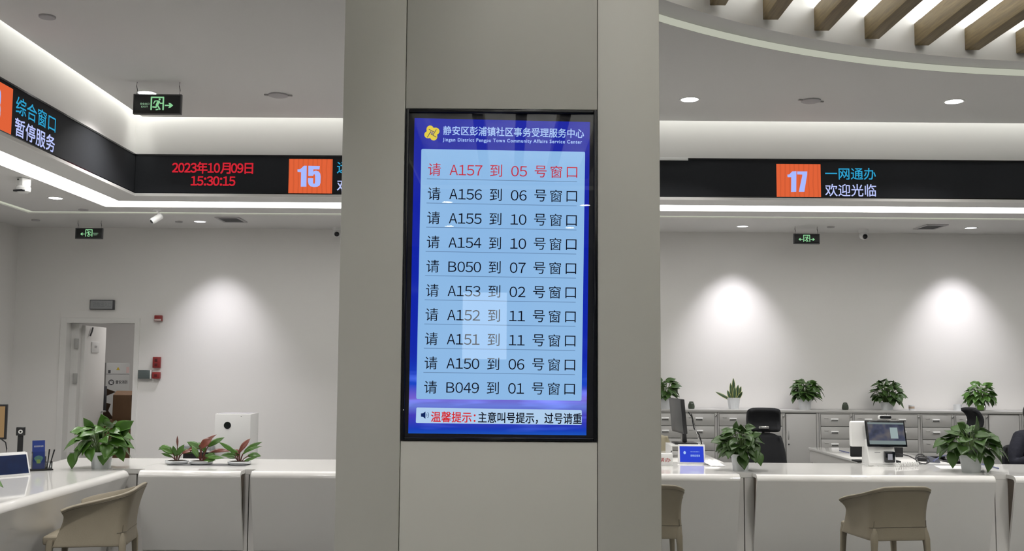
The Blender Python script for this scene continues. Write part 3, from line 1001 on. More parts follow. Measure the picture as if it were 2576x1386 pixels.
def carton(label, loc, rz, w, d, h, open_=False, m_=CARD):
    t = thing('cardboard_box', label, 'box', loc, rz, 'cardboard boxes in the storeroom')
    part('carton', MB().box(-w / 2, w / 2, -d / 2, d / 2, 0, h, .004), m_, t)
    part('tape', MB().box(-.025, .025, -d / 2 - .0008, d / 2 + .0008, h * .75, h + .0008), CARDD, t)
    if open_:
        part('flap', MB().box(-w / 2, w / 2, -.002, .002, 0, .12, M=Matrix.Translation((0, -d / 2 + .005, h)) @ Matrix.Rotation(radians(-65), 4, 'X')), m_, t)
carton('lowest brown cardboard box in the storeroom, on the floor', (-4.78, 13.75, 0), .03, .62, .5, .40)
carton('wide brown cardboard box, middle of the storeroom stack', (-4.84, 13.75, .401), .0, .60, .48, .475)
carton('brown cardboard box, topmost of the storeroom stack', (-4.78, 13.78, .877), -.04, .52, .42, .32, True)
t = thing('cardboard_box', 'folded dark cardboard with pointed flaps beside the door leaf', 'box', (-5.36, 14.3, 0), 0)
part('carton', MB().box(-.12, .12, -.1, .1, 0, .86, .004), CARDD, t)
part('flap', MB().prism([(-.12, 1.30), (.12, 1.22), (-.12, 1.12)], 'y', -.1, -.09), CARDD, t)
part('flap', MB().prism([(-.12, 1.1), (.05, 1.06), (.02, .97), (.1, .86), (-.12, .86)], 'y', -.09, -.08), CARDD, t)
t = thing('flat_panel', 'dark flat panel standing edge-on behind the open door leaf', 'panel', (-5.185, 13.46, 0), radians(84))
part('panel', MB().box(-.18, .18, -.02, .02, .98, 1.31, .006), mat('dark_navy_plastic', (.012, .014, .022), .4), t)
part('stand', MB().box(-.03, .03, -.02, .02, .02, .98).box(-.06, .06, -.05, .05, 0, .02, .004), BLACK, t)

# wall devices
def wallbox(name, x0, y0, x1, y1, dep, m_, label, cat, group=None):
    a, c = at(x0, y0, Y=YB - dep), at(x1, y1, Y=YB - dep)
    t = thing(name, label, cat, ((a.x + c.x) / 2, YB, c.z), 0, group)
    w, h = (c.x - a.x) / 2, a.z - c.z
    part('housing', MB().box(-w, w, -dep, 0, 0, h, .005), m_, t)
    return t, w, h
t, w, h = wallbox('room_sign', 226, 754, 286, 779, .04, GREYD, 'grey rectangular sign box on the wall above the open door', 'sign')
part('face', MB().box(-w + .008, w - .016, -.0425, -.039, .01, h - .008, .001), GREYS, t, 'grey sign face')
tx = MB()
add_text(tx, '疏散出入口', Matrix.Translation((.005, -.0432, h / 2)), w * 1.5, h * .5, 0)
part('sign_text', tx, mat('faint_sign_text', (.235, .245, .255), .4), t, 'faint unlit lettering')
t, w, h = wallbox('fire_alarm', 388, 793, 406, 808, .05, RED, 'small red alarm light high on the wall right of the door', 'alarm')
part('flash_lens', MB().box(-w + .004, w - .004, -.054, -.049, .004, h * .38, .002), mat('clear_lens', (.6, .5, .48), .3), t, 'clear flash lens')
t, w, h = wallbox('fire_alarm', 384, 898, 402, 925.5, .045, RED, 'red upright alarm panel right of the door', 'alarm')
part('button', MB().box(-w * .45, w * .3, -.048, -.044, h * .58, h * .84, .002), REDD, t)
part('button', MB().box(-w * .45, w * .3, -.048, -.044, h * .16, h * .42, .002), REDD, t)
t, w, h = wallbox('fire_alarm', 382.5, 936, 400.5, 952.5, .055, RED, 'small red call point below the upright alarm panel', 'alarm')
part('button', MB().box(-w * .4, w * .4, -.058, -.054, h * .3, h * .7, .002), REDD, t)
t, w, h = wallbox('control_box', 347, 931, 379, 952.5, .05, TEALG, 'grey-green glass-fronted control box beside the door frame', 'control box')
part('frame', MB().box(w - .010, w + .002, -.053, 0, -.002, h + .002, .003), WHITE, t, 'pale side frame')

# ------------------------------------------------------------------ counters
def counter(name, label, x0, x1, sx0_, sx1_, yf, depth, loc=(0, 0, 0), rz=0, endL=True):
    """x0..x1: worktop, sx0_..sx1_: bent front shell, yf: front edge of the shell, depth: to the rear edge"""
    t = thing(name, label, 'counter', loc, rz, 'white service counters')
    yb = yf + .17
    wt = MB().box(x0, x1, yb, yf + depth, .71, .75, .0)
    # top of the shell is one with the worktop
    prof_o = [(yb, .75), (yf + .05, .75)] + [(yf + .05 - .05 * sin(a), .70 + .05 * cos(a)) for a in [radians(d) for d in range(5, 90, 5)]] + [(yf, .70), (yf + .163, .105)]
    prof_i = [(yf + .193, .105), (yf + .03, .70), (yf + .036, .712), (yf + .05, .72), (yb, .72)]
    part('worktop', wt, SOLID, t)
    part('front_shell', MB().prism(prof_o + prof_i, 'x', sx0_, sx1_), SOLID, t, smooth=False)
    part('side_infill', MB().prism([(yf + .032, .70), (yf + .05, .719), (yb + .001, .719), (yb + .001, .11), (yf + .19, .11)], 'x', sx0_ + .012, sx1_ - .012), BROWN, t, 'dark brown infill')
    part('base', MB().box(x0 + .004, x1 - .004, yb + .002, yf + depth - .25, .0, .709, .0), SOLIDM, t)
    return t
g1 = (-2.137 - 2.049) / 2
g3, g4 = (1.858 + 1.994) / 2, (3.899 + 4.03) / 2
counter('service_counter', 'short white counter with the three red-leaved plants, beside the corner', -3.0, g1, -2.933, -2.125, 8.5, 1.12)
counter('service_counter', 'white counter running behind the left side of the column', g1, -.15, -2.04, -.22, 8.5, 1.12)
counter('service_counter', 'white counter with a small blue tablet, right of the column', -.15, g3, -.08, 1.858, 8.5, 1.08)
counter('service_counter', 'long white counter carrying the white payment terminal', g3, g4, 1.994, 3.899, 8.5, 1.08)
counter('service_counter', 'white counter at the right picture edge, in front of the seated person', g4, 7.0, 4.06, 6.9, 8.5, 1.08)
# the left run faces +X: local x -> world y, local y -> world -x
counter('service_counter', 'white counter running along the left, with tablet and brochures', 4.2, 8.60, 4.25, 8.56, 3.03, .83, (0, 0, 0), pi / 2)
t = thing('corner_counter', 'white corner top joining the left and back counters', 'counter', (-3.3, 9.1, 0))
poly = [(-3.2, 8.672), (-3.002, 8.672), (-3.002, 9.62), (-3.88, 9.62), (-3.93, 9.5), (-3.862, 8.602), (-3.2, 8.602)]
part('worktop', MB().prism(poly, 'z', .71, .75), SOLID, t, world=True)
part('base', MB().prism([(-3.19, 8.682), (-3.012, 8.682), (-3.012, 9.3), (-3.62, 9.3), (-3.62, 8.612), (-3.19, 8.612)], 'z', 0, .709), SOLIDM, t, world=True)

# ------------------------------------------------------------------ leather armchairs
def chair_mesh():
    path = []
    W2, YF, YR, RC = .215, .235, -.235, .075
    for i in range(9):
        path.append((-W2, YF + (YR + RC - YF) * i / 9))
    for i in range(7):
        a = pi + (pi / 2) * i / 6
        path.append((-W2 + RC + RC * cos(a), YR + RC + RC * sin(a)))
    L = path[:]
    for i in range(1, 6):
        path.append((-W2 + RC + (2 * (W2 - RC)) * i / 6, YR))
    path += [(-x, y) for x, y in L[::-1]]
    n = len(path)
    rows = []
    NV = 16
    for j in range(NV + 1):
        v = j / NV
        row = []
        for i, (x, y) in enumerate(path):
            fy = (y - YR) / (YF - YR)
            top = .775 - .135 * (max(0, fy) ** .75)
            if fy < .02:
                top += .006 * (1 - (x / W2) ** 2)
            z = .405 + (top - .405) * v
            k = max(-1, min(1, x / (W2 - .02)))
            side = min(1, fy * 3 + .15) if fy > 0 else 0
            waist = -.012 * sin(pi * v)
            fl = .085 * max(0, v - .70) ** 1.5 * 2.6
            ox = k * abs(k) * (waist + fl * (.12 + 1.2 * fy) + .012)
            oy = -(1 - fy) ** 2 * (.06 * v ** 2 - .01 * sin(pi * v))
            fr_ = max(0, fy - .55) / .45
            oy += fr_ ** 2 * (-.015 - .085 * v + .025 * max(0, v - .82) / .18)
            row.append((x + ox, y + oy, z))
        rows.append(row)
    return rows, path

def make_chair(label):
    t = thing('leather_armchair', label, 'armchair', (0, 0, 0), 0, 'greige leather visitor armchairs')
    rows, path = chair_mesh()
    o = part('backrest_shell', MB().grid(rows), LEATHER, t, ang=70)
    md = o.modifiers.new('solid', 'SOLIDIFY')
    md.thickness = .020
    md.offset = -1
    md = o.modifiers.new('bev', 'BEVEL')
    md.width = .005
    md.segments = 2
    # seams along the rim and across the back at seat height
    nb = [Vector(p) for p in rows[4]]
    ctr = Vector((0, 0, 0))
    sel = [i for i, (x, y) in enumerate(path) if y < -.16]
    part('seam', MB().tube([nb[i] + Vector((0, -.0015, 0)) for i in sel], .0022, 6), SEAM, t, 'stitched seam across the back')
    part('seam', MB().tube([Vector(p) + (Vector((p[0], p[1] * .9, 0)).normalized() * .0012) for p in rows[-2]], .0016, 6), SEAM, t, 'stitched rim seam')
    for sx in (-1, 1):
        i = 12 if sx < 0 else len(path) - 13
        part('seam', MB().tube([Vector(rows[j][i]) + Vector((sx * .0012, -.0012, 0)) for j in range(0, 7)], .0022, 6), SEAM, t, 'slit seam above the rear leg')
    part('seat', MB().box(-.20, .20, -.215, .29, .415, .475, .018, 3), LEATHER, t)
    for sx in (-1, 1):
        for sy, yy in ((-1, -.215), (1, .245)):
            mb = MB()
            secs = [(.49, .012, -.010), (.45, .018, -.006), (.41, .022, -.003), (.36, .019, .0), (.2, .016, .006), (.0, .012, .012)][0 if sy < 0 else 1:]
            mb.grid([[(sx * (.198 + o_) + dx * r, yy + sy * o_ + dy * r, z) for dx, dy in ((-1, -.7), (-.7, -1), (.7, -1), (1, -.7), (1, .7), (.7, 1), (-.7, 1), (-1, .7))] for z, r, o_ in secs], wrap=True)
            mb.poly([(sx * .212 + dx * .012, yy + sy * .014 + dy * .012, 0) for dx, dy in ((-1, -1), (1, -1), (1, 1), (-1, 1))])
            part('leg', mb, LEATHER, t, ang=60)
    return t
ch = make_chair('greige leather armchair at the long counter, below the payment terminal')
ch.location = (2.72, 7.70, 0)
ch.rotation_euler.z = radians(9)
c2 = copy_tree(ch)
c2['label'] = 'greige leather armchair half hidden by the right side of the column'
c2.location = (1.02, 7.72, 0)
c2.rotation_euler.z = radians(-2)
c3 = copy_tree(ch)
c3['label'] = 'greige leather armchair turned sideways at the left counter'
c3.location = (-2.765, 7.23, 0)
c3.rotation_euler.z = radians(98)

# ------------------------------------------------------------------ plants
def leaf_rows(base, d, up, L, Wd, curl, prof, cols=(-1, -.5, 0, .5, 1), fold=.18):
    d = d.normalized()
    side = d.cross(up)
    if side.length < .05:
        side = d.cross(Vector((1, 0, 0)))
    side.normalize()
    nrm = side.cross(d).normalized()
    rows = []
    p = base.copy()
    prev = 0
    dd = d.copy()
    for tt, w in prof:
        step = (tt - prev) * L
        prev = tt
        ang = -curl * step / L
        q = Matrix.Rotation(ang, 3, side)
        dd = q @ dd
        nrm = q @ nrm
        p = p + dd * step
        rows.append([p + side * (c * w * Wd / 2) + nrm * (abs(c) * w * Wd * fold * .5) - dd * (.10 * L * (abs(c) * (1 if tt < .12 else 0))) for c in cols])
    return rows
HEART = [(0, .30), (.06, .72), (.18, .98), (.34, 1.0), (.52, .84), (.70, .55), (.86, .24), (1, .015)]
LANCE = [(0, .12), (.1, .5), (.25, .85), (.42, 1.0), (.6, .88), (.78, .55), (.92, .18), (1, .015)]

def bez(a, b, c, n=7):
    return [a * (1 - s) ** 2 + b * 2 * s * (1 - s) + c * s * s for s in [i / (n - 1) for i in range(n)]]

def pothos(label, loc, pot_r, pot_h, rx, rz_, n, L, seed, leafm=LEAF, droop=.15, extra=(), pot=True, group='potted green trailing plants', name='potted_pothos', zc=None, squash=1.):
    rnd = random.Random(seed)
    t = thing(name, label, 'potted plant', loc, 0, group)
    if pot:
        part('pot', MB().lathe([(pot_r * .80, 0), (pot_r * .82, .004), (pot_r * .97, pot_h * .84), (pot_r * 1.05, pot_h * .85), (pot_r * 1.07, pot_h), (pot_r * .97, pot_h), (pot_r * .95, pot_h * .9)], n=32), POTW, t)
        part('soil', MB().lathe([(pot_r * .93, pot_h * .86), (pot_r * .5, pot_h * .92)], n=24), SOIL, t)
    fo, stm = MB(), MB()
    top = Vector((0, 0, pot_h * .9))
    zc = pot_h + rz_ * .45 if zc is None else zc
    specs = []
    for i in range(n):
        a = i * 2.39996 + rnd.uniform(-.3, .3)
        u = (i + .5) / n
        el = math.asin(max(-.6, min(1, 1.5 * u - .52)))
        k = rnd.uniform(.72, 1.0)
        specs.append((Vector((cos(a) * cos(el) * rx * .66 * k, sin(a) * cos(el) * rx * .66 * k * squash, zc - pot_h * .9 + sin(el) * rz_ * .72 * k)), L * rnd.uniform(.75, 1.12), None))
    for e in extra:
        specs.append((Vector(e[0]), e[1], Vector(e[2]) if len(e) > 2 else None))
    for q, l, dirn in specs:
        b = top + q
        root = top + Vector((q.x * .25, q.y * .25, -.01))
        mid = (root + b) / 2 + Vector((0, 0, .05 + .25 * max(0, q.z)))
        mid.z = max(mid.z, pot_h * .98)
        pts = bez(root, mid, b)
        stm.tube(pts, .0035, 5, r1=.0022)
        if dirn is None:
            o = Vector((q.x, q.y, 0))
            o = o.normalized() if o.length > .01 else Vector((rnd.uniform(-1, 1), rnd.uniform(-1, 1), 0)).normalized()
            ang = rnd.uniform(-.7, .7)
            o = Matrix.Rotation(ang, 3, 'Z') @ o
            lift = 1.25 * (q.z + pot_h * .9 - zc) / max(.05, rz_) - .30 + rnd.uniform(-.4, .4) - droop
            dirn = o + Vector((0, 0, lift))
        else:
            o = Vector((dirn.x, dirn.y, 0)).normalized()
        upv = o * rnd.uniform(.5, 1.3) + Vector((rnd.uniform(-.5, .5), rnd.uniform(-.5, .5) - .25, .75))
        fo.grid(leaf_rows(b, dirn, upv, l, l * rnd.uniform(.72, .90), rnd.uniform(.1, .75), HEART, fold=rnd.uniform(.05, .35)))
    part('stems', stm, STEM, t, ang=80)
    o = part('foliage', fo, leafm, t, ang=80)
    md = o.modifiers.new('solid', 'SOLIDIFY')
    md.thickness = .0012
    return t

pothos('green trailing plant in a white pot on the corner counter, before the open door', (-3.30, 8.68, .75), .088, .135, .28, .20, 48, .135, 3, LEAF,
       extra=(((-.20, -.05, -.01), .12, (-.25, -.3, -1)), ((.13, -.02, .17), .17, (.7, -.2, .5)), ((.05, -.06, .02), .12, (.0, -.8, -.9)), ((-.09, 0, .20), .11, (-.5, -.2, .6)), ((.0, .02, .22), .12, (.15, -.5, .5))))
pothos('compact bushy green plant in a white pot between two counters right of the column', (1.94, 8.86, .75), .077, .135, .21, .19, 76, .10, 11, LEAFD,
       extra=(((-.16, 0, .12), .09, (-1, -.2, .0)), ((.0, -.08, .0), .12, (0, -.6, -.8)), ((.12, -.06, .02), .11, (.4, -.6, -.8)), ((-.03, 0, .21), .08, (-.2, -.3, .9)), ((.06, 0, .21), .08, (.3, -.3, .8))))
pothos('wide spreading green plant in a white pot at the right end of the long counter', (3.86, 8.86, .75), .088, .14, .29, .19, 60, .135, 23, LEAFD,
       extra=(((-.22, -.02, .13), .12, (-1, -.1, -.35)), ((-.16, -.04, .03), .13, (-.35, -.5, -.9)), ((.03, 0, .19), .15, (.35, -.2, .95)), ((.10, -.06, .0), .13, (.1, -.6, -.9)), ((.24, -.02, .06), .12, (.6, -.3, -.6))))
ZC = 1.128
pothos('green plant in a white pot on the cabinets right beside the column edge', (1.80, 12.12, ZC), .075, .12, .19, .19, 48, .105, 31, LEAFD, group='green plants on the white cabinets')
pothos('rounded bushy green plant on the cabinets right of the snake plant', (3.40, 12.12, ZC), .075, .12, .19, .19, 76, .095, 37, LEAFD, group='green plants on the white cabinets',
       extra=(((.15, 0, .15), .09, (.9, 0, -.2)), ((.18, -.02, .1), .08, (.7, 0, -.8))))
pothos('dark green plant on the cabinets above the payment terminal', (4.34, 12.12, ZC), .075, .09, .21, .21, 74, .095, 41, LEAFD, group='green plants on the white cabinets',
       extra=(((.16, -.02, .09), .09, (1, -.1, -.1)), ((.12, -.03, .03), .11, (.5, -.2, -.7))))
# plant in a water jar
t = pothos('bright green plant in a clear glass jar on the cabinets at the right', (5.41, 12.12, ZC), .03, .11, .21, .19, 74, .09, 47, LEAF, pot=False, group='green plants on the white cabinets', zc=.17,
           extra=(((.14, -.02, .05), .1, (.4, -.1, -1)), ((-.13, -.02, .06), .09, (-.4, -.2, -.7))))
part('jar', MB().lathe([(.03, 0), (.052, .01), (.06, .04), (.05, .08), (.032, .105), (.036, .115)], n=28, cap=False), JAR, t, 'clear glass jar')
part('water', MB().lathe([(.028, .003), (.05, .012), (.056, .04), (.05, .066)], n=28), mat('green_water', (.35, .6, .12), .1, trans=.6, var=.1), t, 'greenish water')
tag(solo('cup', MB().lathe([(.042, 0), (.045, .07), (.041, .07), (.038, .006)], n=24), POTW, 'plain white cup beside the glass jar plant on the cabinets', 'cup'), 'plain white cup beside the glass jar plant on the cabinets', 'cup').location = (5.16, 12.15, ZC)

def snake(label, loc):
    rnd = random.Random(5)
    t = thing('snake_plant', label, 'potted plant', loc, 0)
    pm = MB()
    n = 8
    pm.lathe([(.058, 0), (.075, .13), (.068, .13), (.06, .1)], n=n)
    part('pot', pm, POTW, t)
    part('soil', MB().lathe([(.06, .105), (.03, .11)], n=16), SOIL, t)
    lf = MB()
    sp_ = [(0, 0, .255, .0, .045), (.02, -.01, .18, .18, .05), (-.02, .0, .2, -.06, .04), (.035, .01, .17, .34, .045), (-.035, -.01, .12, -.3, .04), (.0, -.03, .16, .07, .045), (.03, -.02, .12, .55, .04), (-.03, .0, .20, -1.05, .035)]
    for x, y, L, lean, w in sp_:
        d = Vector((sin(lean), rnd.uniform(-.12, .12), cos(lean)))
        up = Vector((0, -1, .1))
        R = leaf_rows(Vector((x, y, .10)), d, up, L, w, -lean * .3, [(0, .6), (.2, .85), (.5, 1), (.75, .8), (.92, .35), (1, .02)], cols=(-1, -.72, 0, .72, 1), fold=.3)
        lf.grid([r[1:4] for r in R], 0)
        lf.grid([r[0:2] for r in R], 1)
        lf.grid([r[3:5] for r in R], 1)
    o = part('foliage', lf, [SNAKE, SNAKEY], t, ang=80)
    o.modifiers.new('solid', 'SOLIDIFY').thickness = .002
snake('upright yellow-edged snake plant in a white faceted pot on the cabinets', (2.585, 12.12, ZC))

def philo(label, px_, seed, flip=1, specs=()):
    p = at(*px_, Z=.752)
    t = thing('red_philodendron', label, 'potted plant', (p.x, p.y, .752), 0, 'red-leaved plants on the short counter')
    part('pot', MB().lathe([(.078, 0), (.095, .006), (.099, .024), (.094, .027), (.088, .022)], n=36), POTW, t)
    part('soil', MB().lathe([(.09, .022), (.07, .027), (.0, .03)], n=24, cap=False), SOIL, t)
    gm, rm, stm = MB(), MB(), MB()
    rnd = random.Random(seed)
    for bx, bz_, dx, dz, L, w, c, curl in specs:
        by = rnd.uniform(-.05, .05)
        b = Vector((bx, by, bz_))
        stm.tube(bez(Vector((bx * .25, by * .3, .02)), Vector((bx * .35, by * .4, bz_ * .7)), b), .004, 5)
        d = Vector((dx, rnd.uniform(-.5, .1), dz))
        (rm if c else gm).grid(leaf_rows(b, d, Vector((rnd.uniform(-.4, .4), -1, .7)), L, w, curl, LANCE, fold=rnd.uniform(.1, .3)))
    part('stems', stm, REDST, t, ang=80)
    for nm, mb, m_ in (('green_leaves', gm, LEAF), ('red_leaves', rm, REDL)):
        o = part(nm, mb, m_, t, ang=80)
        o.modifiers.new('solid', 'SOLIDIFY').thickness = .0014
s1 = [(-.05, .13, -1, .35, .17, .05, 0, 1.3), (.0, .15, .02, 1, .09, .018, 1, 0), (-.03, .09, -.6, .5, .12, .055, 0, .5), (.03, .10, .8, .25, .10, .05, 0, 1.3), (-.04, .06, -1, .4, .10, .03, 0, .3), (.02, .08, .4, .7, .10, .05, 0, .5),
      (.0, .07, -.3, .8, .09, .045, 0, .4), (.05, .09, .9, .5, .08, .04, 1, .8)]
s2 = [(-.02, .13, -1, .45, .14, .06, 0, .2), (.05, .15, .9, .6, .15, .055, 0, .3), (-.02, .15, .8, .75, .17, .04, 1, .5), (.0, .14, .5, .6, .12, .075, 1, .8), (.06, .09, 1, .45, .18, .04, 1, 1.1), (.07, .06, 1, .1, .16, .04, 0, .3),
      (.04, .07, .8, .1, .12, .05, 0, 1.2), (.03, .03, .8, .2, .12, .05, 0, .4), (-.03, .06, -.4, .7, .12, .05, 0, .4), (.02, .1, -.5, .8, .11, .055, 0, .6), (-.05, .12, -.8, .2, .09, .04, 1, .8), (.03, .04, .5, .5, .1, .05, 0, .6)]
s3 = [(-.03, .10, -.9, .75, .17, .04, 0, .3), (.01, .11, .55, .9, .15, .045, 1, 1.1), (.04, .11, .9, .65, .17, .05, 0, .4), (-.04, .08, -1, .1, .11, .045, 0, .3), (.07, .07, 1, .35, .12, .05, 0, 1.3), (.05, .03, .9, .35, .11, .03, 0, .2),
      (-.02, .07, -.5, .6, .10, .05, 0, .7), (.03, .09, .6, .5, .18, .03, 0, .9), (-.05, .05, -.9, .2, .08, .03, 0, .4), (-.01, .09, -.6, .5, .07, .04, 1, 1)]
q0, q1 = at(403, 1173, Z=.75), at(637, 1165.5, Z=.75)
solo('planter_tray', MB().box(q0.x + .04, q1.x, 8.93, 9.13, .7502, .752), mat('dark_tray', (.13, .13, .135), .5), 'flat dark grey tray under the red-leaved plants', 'tray')
philo('red-leaved plant in a white dish, leftmost of three, with one upright spike leaf', (445, 1166), 1, specs=s1)
philo('red-leaved plant in a white dish, bushiest and middle of the three', (506, 1167), 2, specs=s2)
philo('red-leaved plant in a white dish, set apart at the right of the three', (602, 1168), 4, specs=s3)

# small leaf tip of a plant at the left frame edge
pothos('green plant on the left counter, one leaf tip showing at the picture edge', (-3.44, 6.72, .75), .08, .12, .2, .18, 20, .11, 77, LEAF, extra=(((.18, -.03, .015), .12, (.9, .05, -.25)),))

# ------------------------------------------------------------------ filing cabinets
YC = 11.95
CW = .3815
def drawer_cabinet(label, x0):
    t = thing('filing_cabinet', label, 'cabinet', (x0, YC, 0), 0, 'white steel cabinets along the back wall')
    part('body', MB().box(.002, CW - .002, .02, .44, .06, 1.10, .003), CABIN, t)
    part('plinth', MB().box(.01, CW - .01, .05, .43, 0, .06), CABGAP, t)
    part('face_frame', MB().box(.002, .018, .004, .02, .06, 1.10).box(CW - .03, CW - .002, .004, .02, .06, 1.10).box(.018, CW - .03, .004, .02, 1.085, 1.10), CABIN, t)
    part('gap', MB().box(.018, CW - .03, .012, .02, .06, 1.085), CABGAP, t)
    for r in range(7):
        z1 = 1.081 - r * .139
        d = part('drawer', MB().box(.021, CW - .033, 0, .012, z1 - .133, z1, .003), CABIN, t)
        if r < 5:
            part('handle', MB().box(.135, .215, -.016, 0, z1 - .060, z1 - .046, .003).box(.132, .218, -.004, 0, z1 - .074, z1 - .044, .001), WHITE, d)
            part('handle_recess', MB().box(.138, .212, -.0052, -.004, z1 - .073, z1 - .061), CABGAP, d)
            part('label_holder', MB().box(.06, .105, -.004, 0, z1 - .046, z1 - .034, .001), CABIN, d)
    part('lock', MB().lathe([(.010, 0), (.010, .012), (.006, .016)], n=14, M=Matrix.Rotation(pi / 2, 4, 'X')).shift(Vector((CW - .016, .004, 1.060))), CHROME, t, 'chrome lock')
    return t
xs = [1.60 + CW * i for i in range(14)]
DOORS = (4, 10)
proto = drawer_cabinet('white drawer cabinet against the back wall right beside the column edge', xs[0])
LABC = {1: 'white drawer cabinet behind the tilted monitor, under the dark jar', 2: 'white drawer cabinet under the snake plant', 3: 'white drawer cabinet behind the black office chair headrest',
        5: 'white drawer cabinet just right of the plain cabinet door, behind the desk end', 6: 'white drawer cabinet directly left behind the payment terminal', 7: 'white drawer cabinet directly behind the payment terminal screen',
        8: 'white drawer cabinet just right of the payment terminal', 9: 'white drawer cabinet below the glass jar plant', 11: 'white drawer cabinet at the right picture edge'}
for i in range(1, 12):
    if i in DOORS:
        t = thing('door_cabinet', 'white cabinet with a plain door behind the black office chair' if i == 4 else 'white cabinet with a plain door behind the seated person', 'cabinet', (xs[i], YC, 0), 0, 'white steel cabinets along the back wall')
        part('body', MB().box(.002, CW - .002, .02, .44, .06, 1.10, .003), CABIN, t)
        part('plinth', MB().box(.01, CW - .01, .05, .43, 0, .06), CABGAP, t)
        part('gap', MB().box(.008, CW - .03, .014, .02, .06, 1.09), CABGAP, t)
        part('face_frame', MB().box(CW - .027, CW - .002, .004, .02, .06, 1.10), CABIN, t)
        d = part('door', MB().box(.012, CW - .032, 0, .014, .06, 1.085, .003), CABIN, t)
        part('handle', MB().box(.028, .042, -.006, 0, .80, .90, .002), GREYM, d)
        part('lock', MB().cyl((.037, -.004, .745), (.037, 0, .745), .009), GREYD, d)
    else:
        c = copy_tree(proto)
        c['label'] = LABC[i]
        c.location = (xs[i], YC, 0)
solo('cabinet_top', MB().box(xs[0] - .01, xs[11] + CW + .01, YC - .006, 12.388, 1.10, 1.128, .003), CABIN, 'long white steel top running over all the cabinets', 'cabinet top')
JARG = mat('dark_green_glaze', (.05, .065, .045), .3, var=.8, scale=30)
def tinjar(label, x):
    t = thing('storage_jar', label, 'jar', (x, 12.12, ZC), 0, 'small dark jars on the white cabinets')
    part('body', MB().lathe([(.03, 0), (.036, .006), (.038, .03), (.032, .06), (.024, .068)], n=20), JARG, t)
    part('lid', MB().lathe([(.024, .068), (.026, .07), (.022, .082), (.006, .086)], n=20), JARG, t)
tinjar('small dark green jar on the cabinets between monitor and snake plant', 2.10)
tinjar('small dark green jar on the cabinets left of the payment terminal', 3.86)
t = thing('mug', 'small pale mug on the cabinets right of the dark green plant', 'mug', (4.62, 12.12, ZC))
part('body', MB().lathe([(.03, 0), (.032, .06), (.028, .06), (.026, .006)], n=20), POTW, t)
part('label_band', MB().lathe([(.0325, .02), (.0325, .045)], n=20, cap=False), mat('mug_print', (.45, .35, .27), .5), t)

# ------------------------------------------------------------------ office chairs
def office_chair(label, loc, rz, m_=MESHB, fm=BLACK, group='office chairs behind the counters', low=False):
    t = thing('office_chair', label, 'office chair', loc, rz, group)
    # faces -y ; back at +y
    def pad(w, h, z0, y, bow, tilt, th=.035, vb=0., wt=1.):
        rows = []
        N, M_ = 12, 10
        for j in range(M_ + 1):
            v = j / M_ * 2 - 1
            row = []
            for i in range(N + 1):
                u = i / N * 2 - 1
                wx = w / 2 * (1 - (1 - wt) * (j / M_))
                c = (abs(u) ** 4 + abs(v) ** 4)
                s_ = 1 if c <= 1 else c ** -.25 * .99 + .01
                row.append((u * s_ * wx, y - bow * (u * u) - vb * v * v + tilt * (v * h / 2), z0 + h / 2 + v * s_ * h / 2))
            rows.append(row)
        return MB().grid(rows)
    hr = part('headrest', pad(.30, .19, .99, .31, .05, -.15, vb=.055), m_, t, ang=80) if not low else None
    if hr: hr.modifiers.new('s', 'SOLIDIFY').thickness = .035
    bk = part('backrest', pad(.46, .50 if not low else .42, .46, .245, .05, .10, wt=.72, vb=-.02), m_, t, ang=80)
    bk.modifiers.new('s', 'SOLIDIFY').thickness = .03
    part('spine', MB().tube([(0, .27, .40), (0, .31, .6), (0, .33, .80)] + ([] if low else [(0, .345, .97), (0, .335, 1.08)]), .014, 8), fm, t)
    if not low:
        part('headrest_bracket', MB().box(-.05, .05, .25, .33, 1.00, 1.025, .004), CHROME, t)
    part('seat', MB().box(-.24, .24, -.27, .22, .43, .49, .025, 3), m_, t)
    for sx in (-1, 1):
        part('armrest', MB().tube([(sx * .27, .12, .46), (sx * .29, .13, .62), (sx * .28, .02, .67), (sx * .27, -.17, .66)], .016, 8).box(sx * .27 - .03, sx * .27 + .03, -.18, .06, .665, .685, .008), fm, t)
    part('gas_lift', MB().cyl((0, 0, .08), (0, 0, .43), .028), GREYM, t)
    for k in range(5):
        a = k * 2 * pi / 5 + .3
        lg_ = part('leg', MB().tube([(0, 0, .11), (.28 * cos(a), .28 * sin(a), .075)], .022, 8, r1=.014), fm, t)
        part('caster', MB().lathe([(.028, -.02), (.028, .02)], n=16, M=Matrix.Rotation(pi / 2, 4, 'X') @ Matrix.Rotation(a, 4, 'Y')).shift(Vector((.28 * cos(a), .28 * sin(a), .028))), fm, lg_)
    return t
office_chair('black mesh office chair with headrest behind the compact bushy plant', (2.50, 10.25, 0), radians(172 - 180))
office_chair('black office chair seen from the side behind the spreading plant', (4.55, 10.95, 0), radians(-90))
office_chair('beige office chair behind the tilted monitor beside the column', (1.69, 11.2, 0), radians(25), BEIGE, GREYC, low=True)

# ------------------------------------------------------------------ counter and desk equipment, right
t = thing('return_desk', 'white desk running back from the long counter', 'desk', (3.24, 9.6, 0))
part('top', MB().box(0, .78, 0, 1.85, .725, .75, .003), SOLID, t)
part('apron', MB().box(.01, .03, .02, 1.83, .60, .724).box(.03, .76, 1.80, 1.83, .60, .724), SOLIDM, t)
for x in (.03, .72):
    for y in (.04, 1.79):
        part('leg', MB().box(x - .02, x + .02, y - .02, y + .02, 0, .60 if y > 1 or x < .1 else .724), SOLIDM, t)

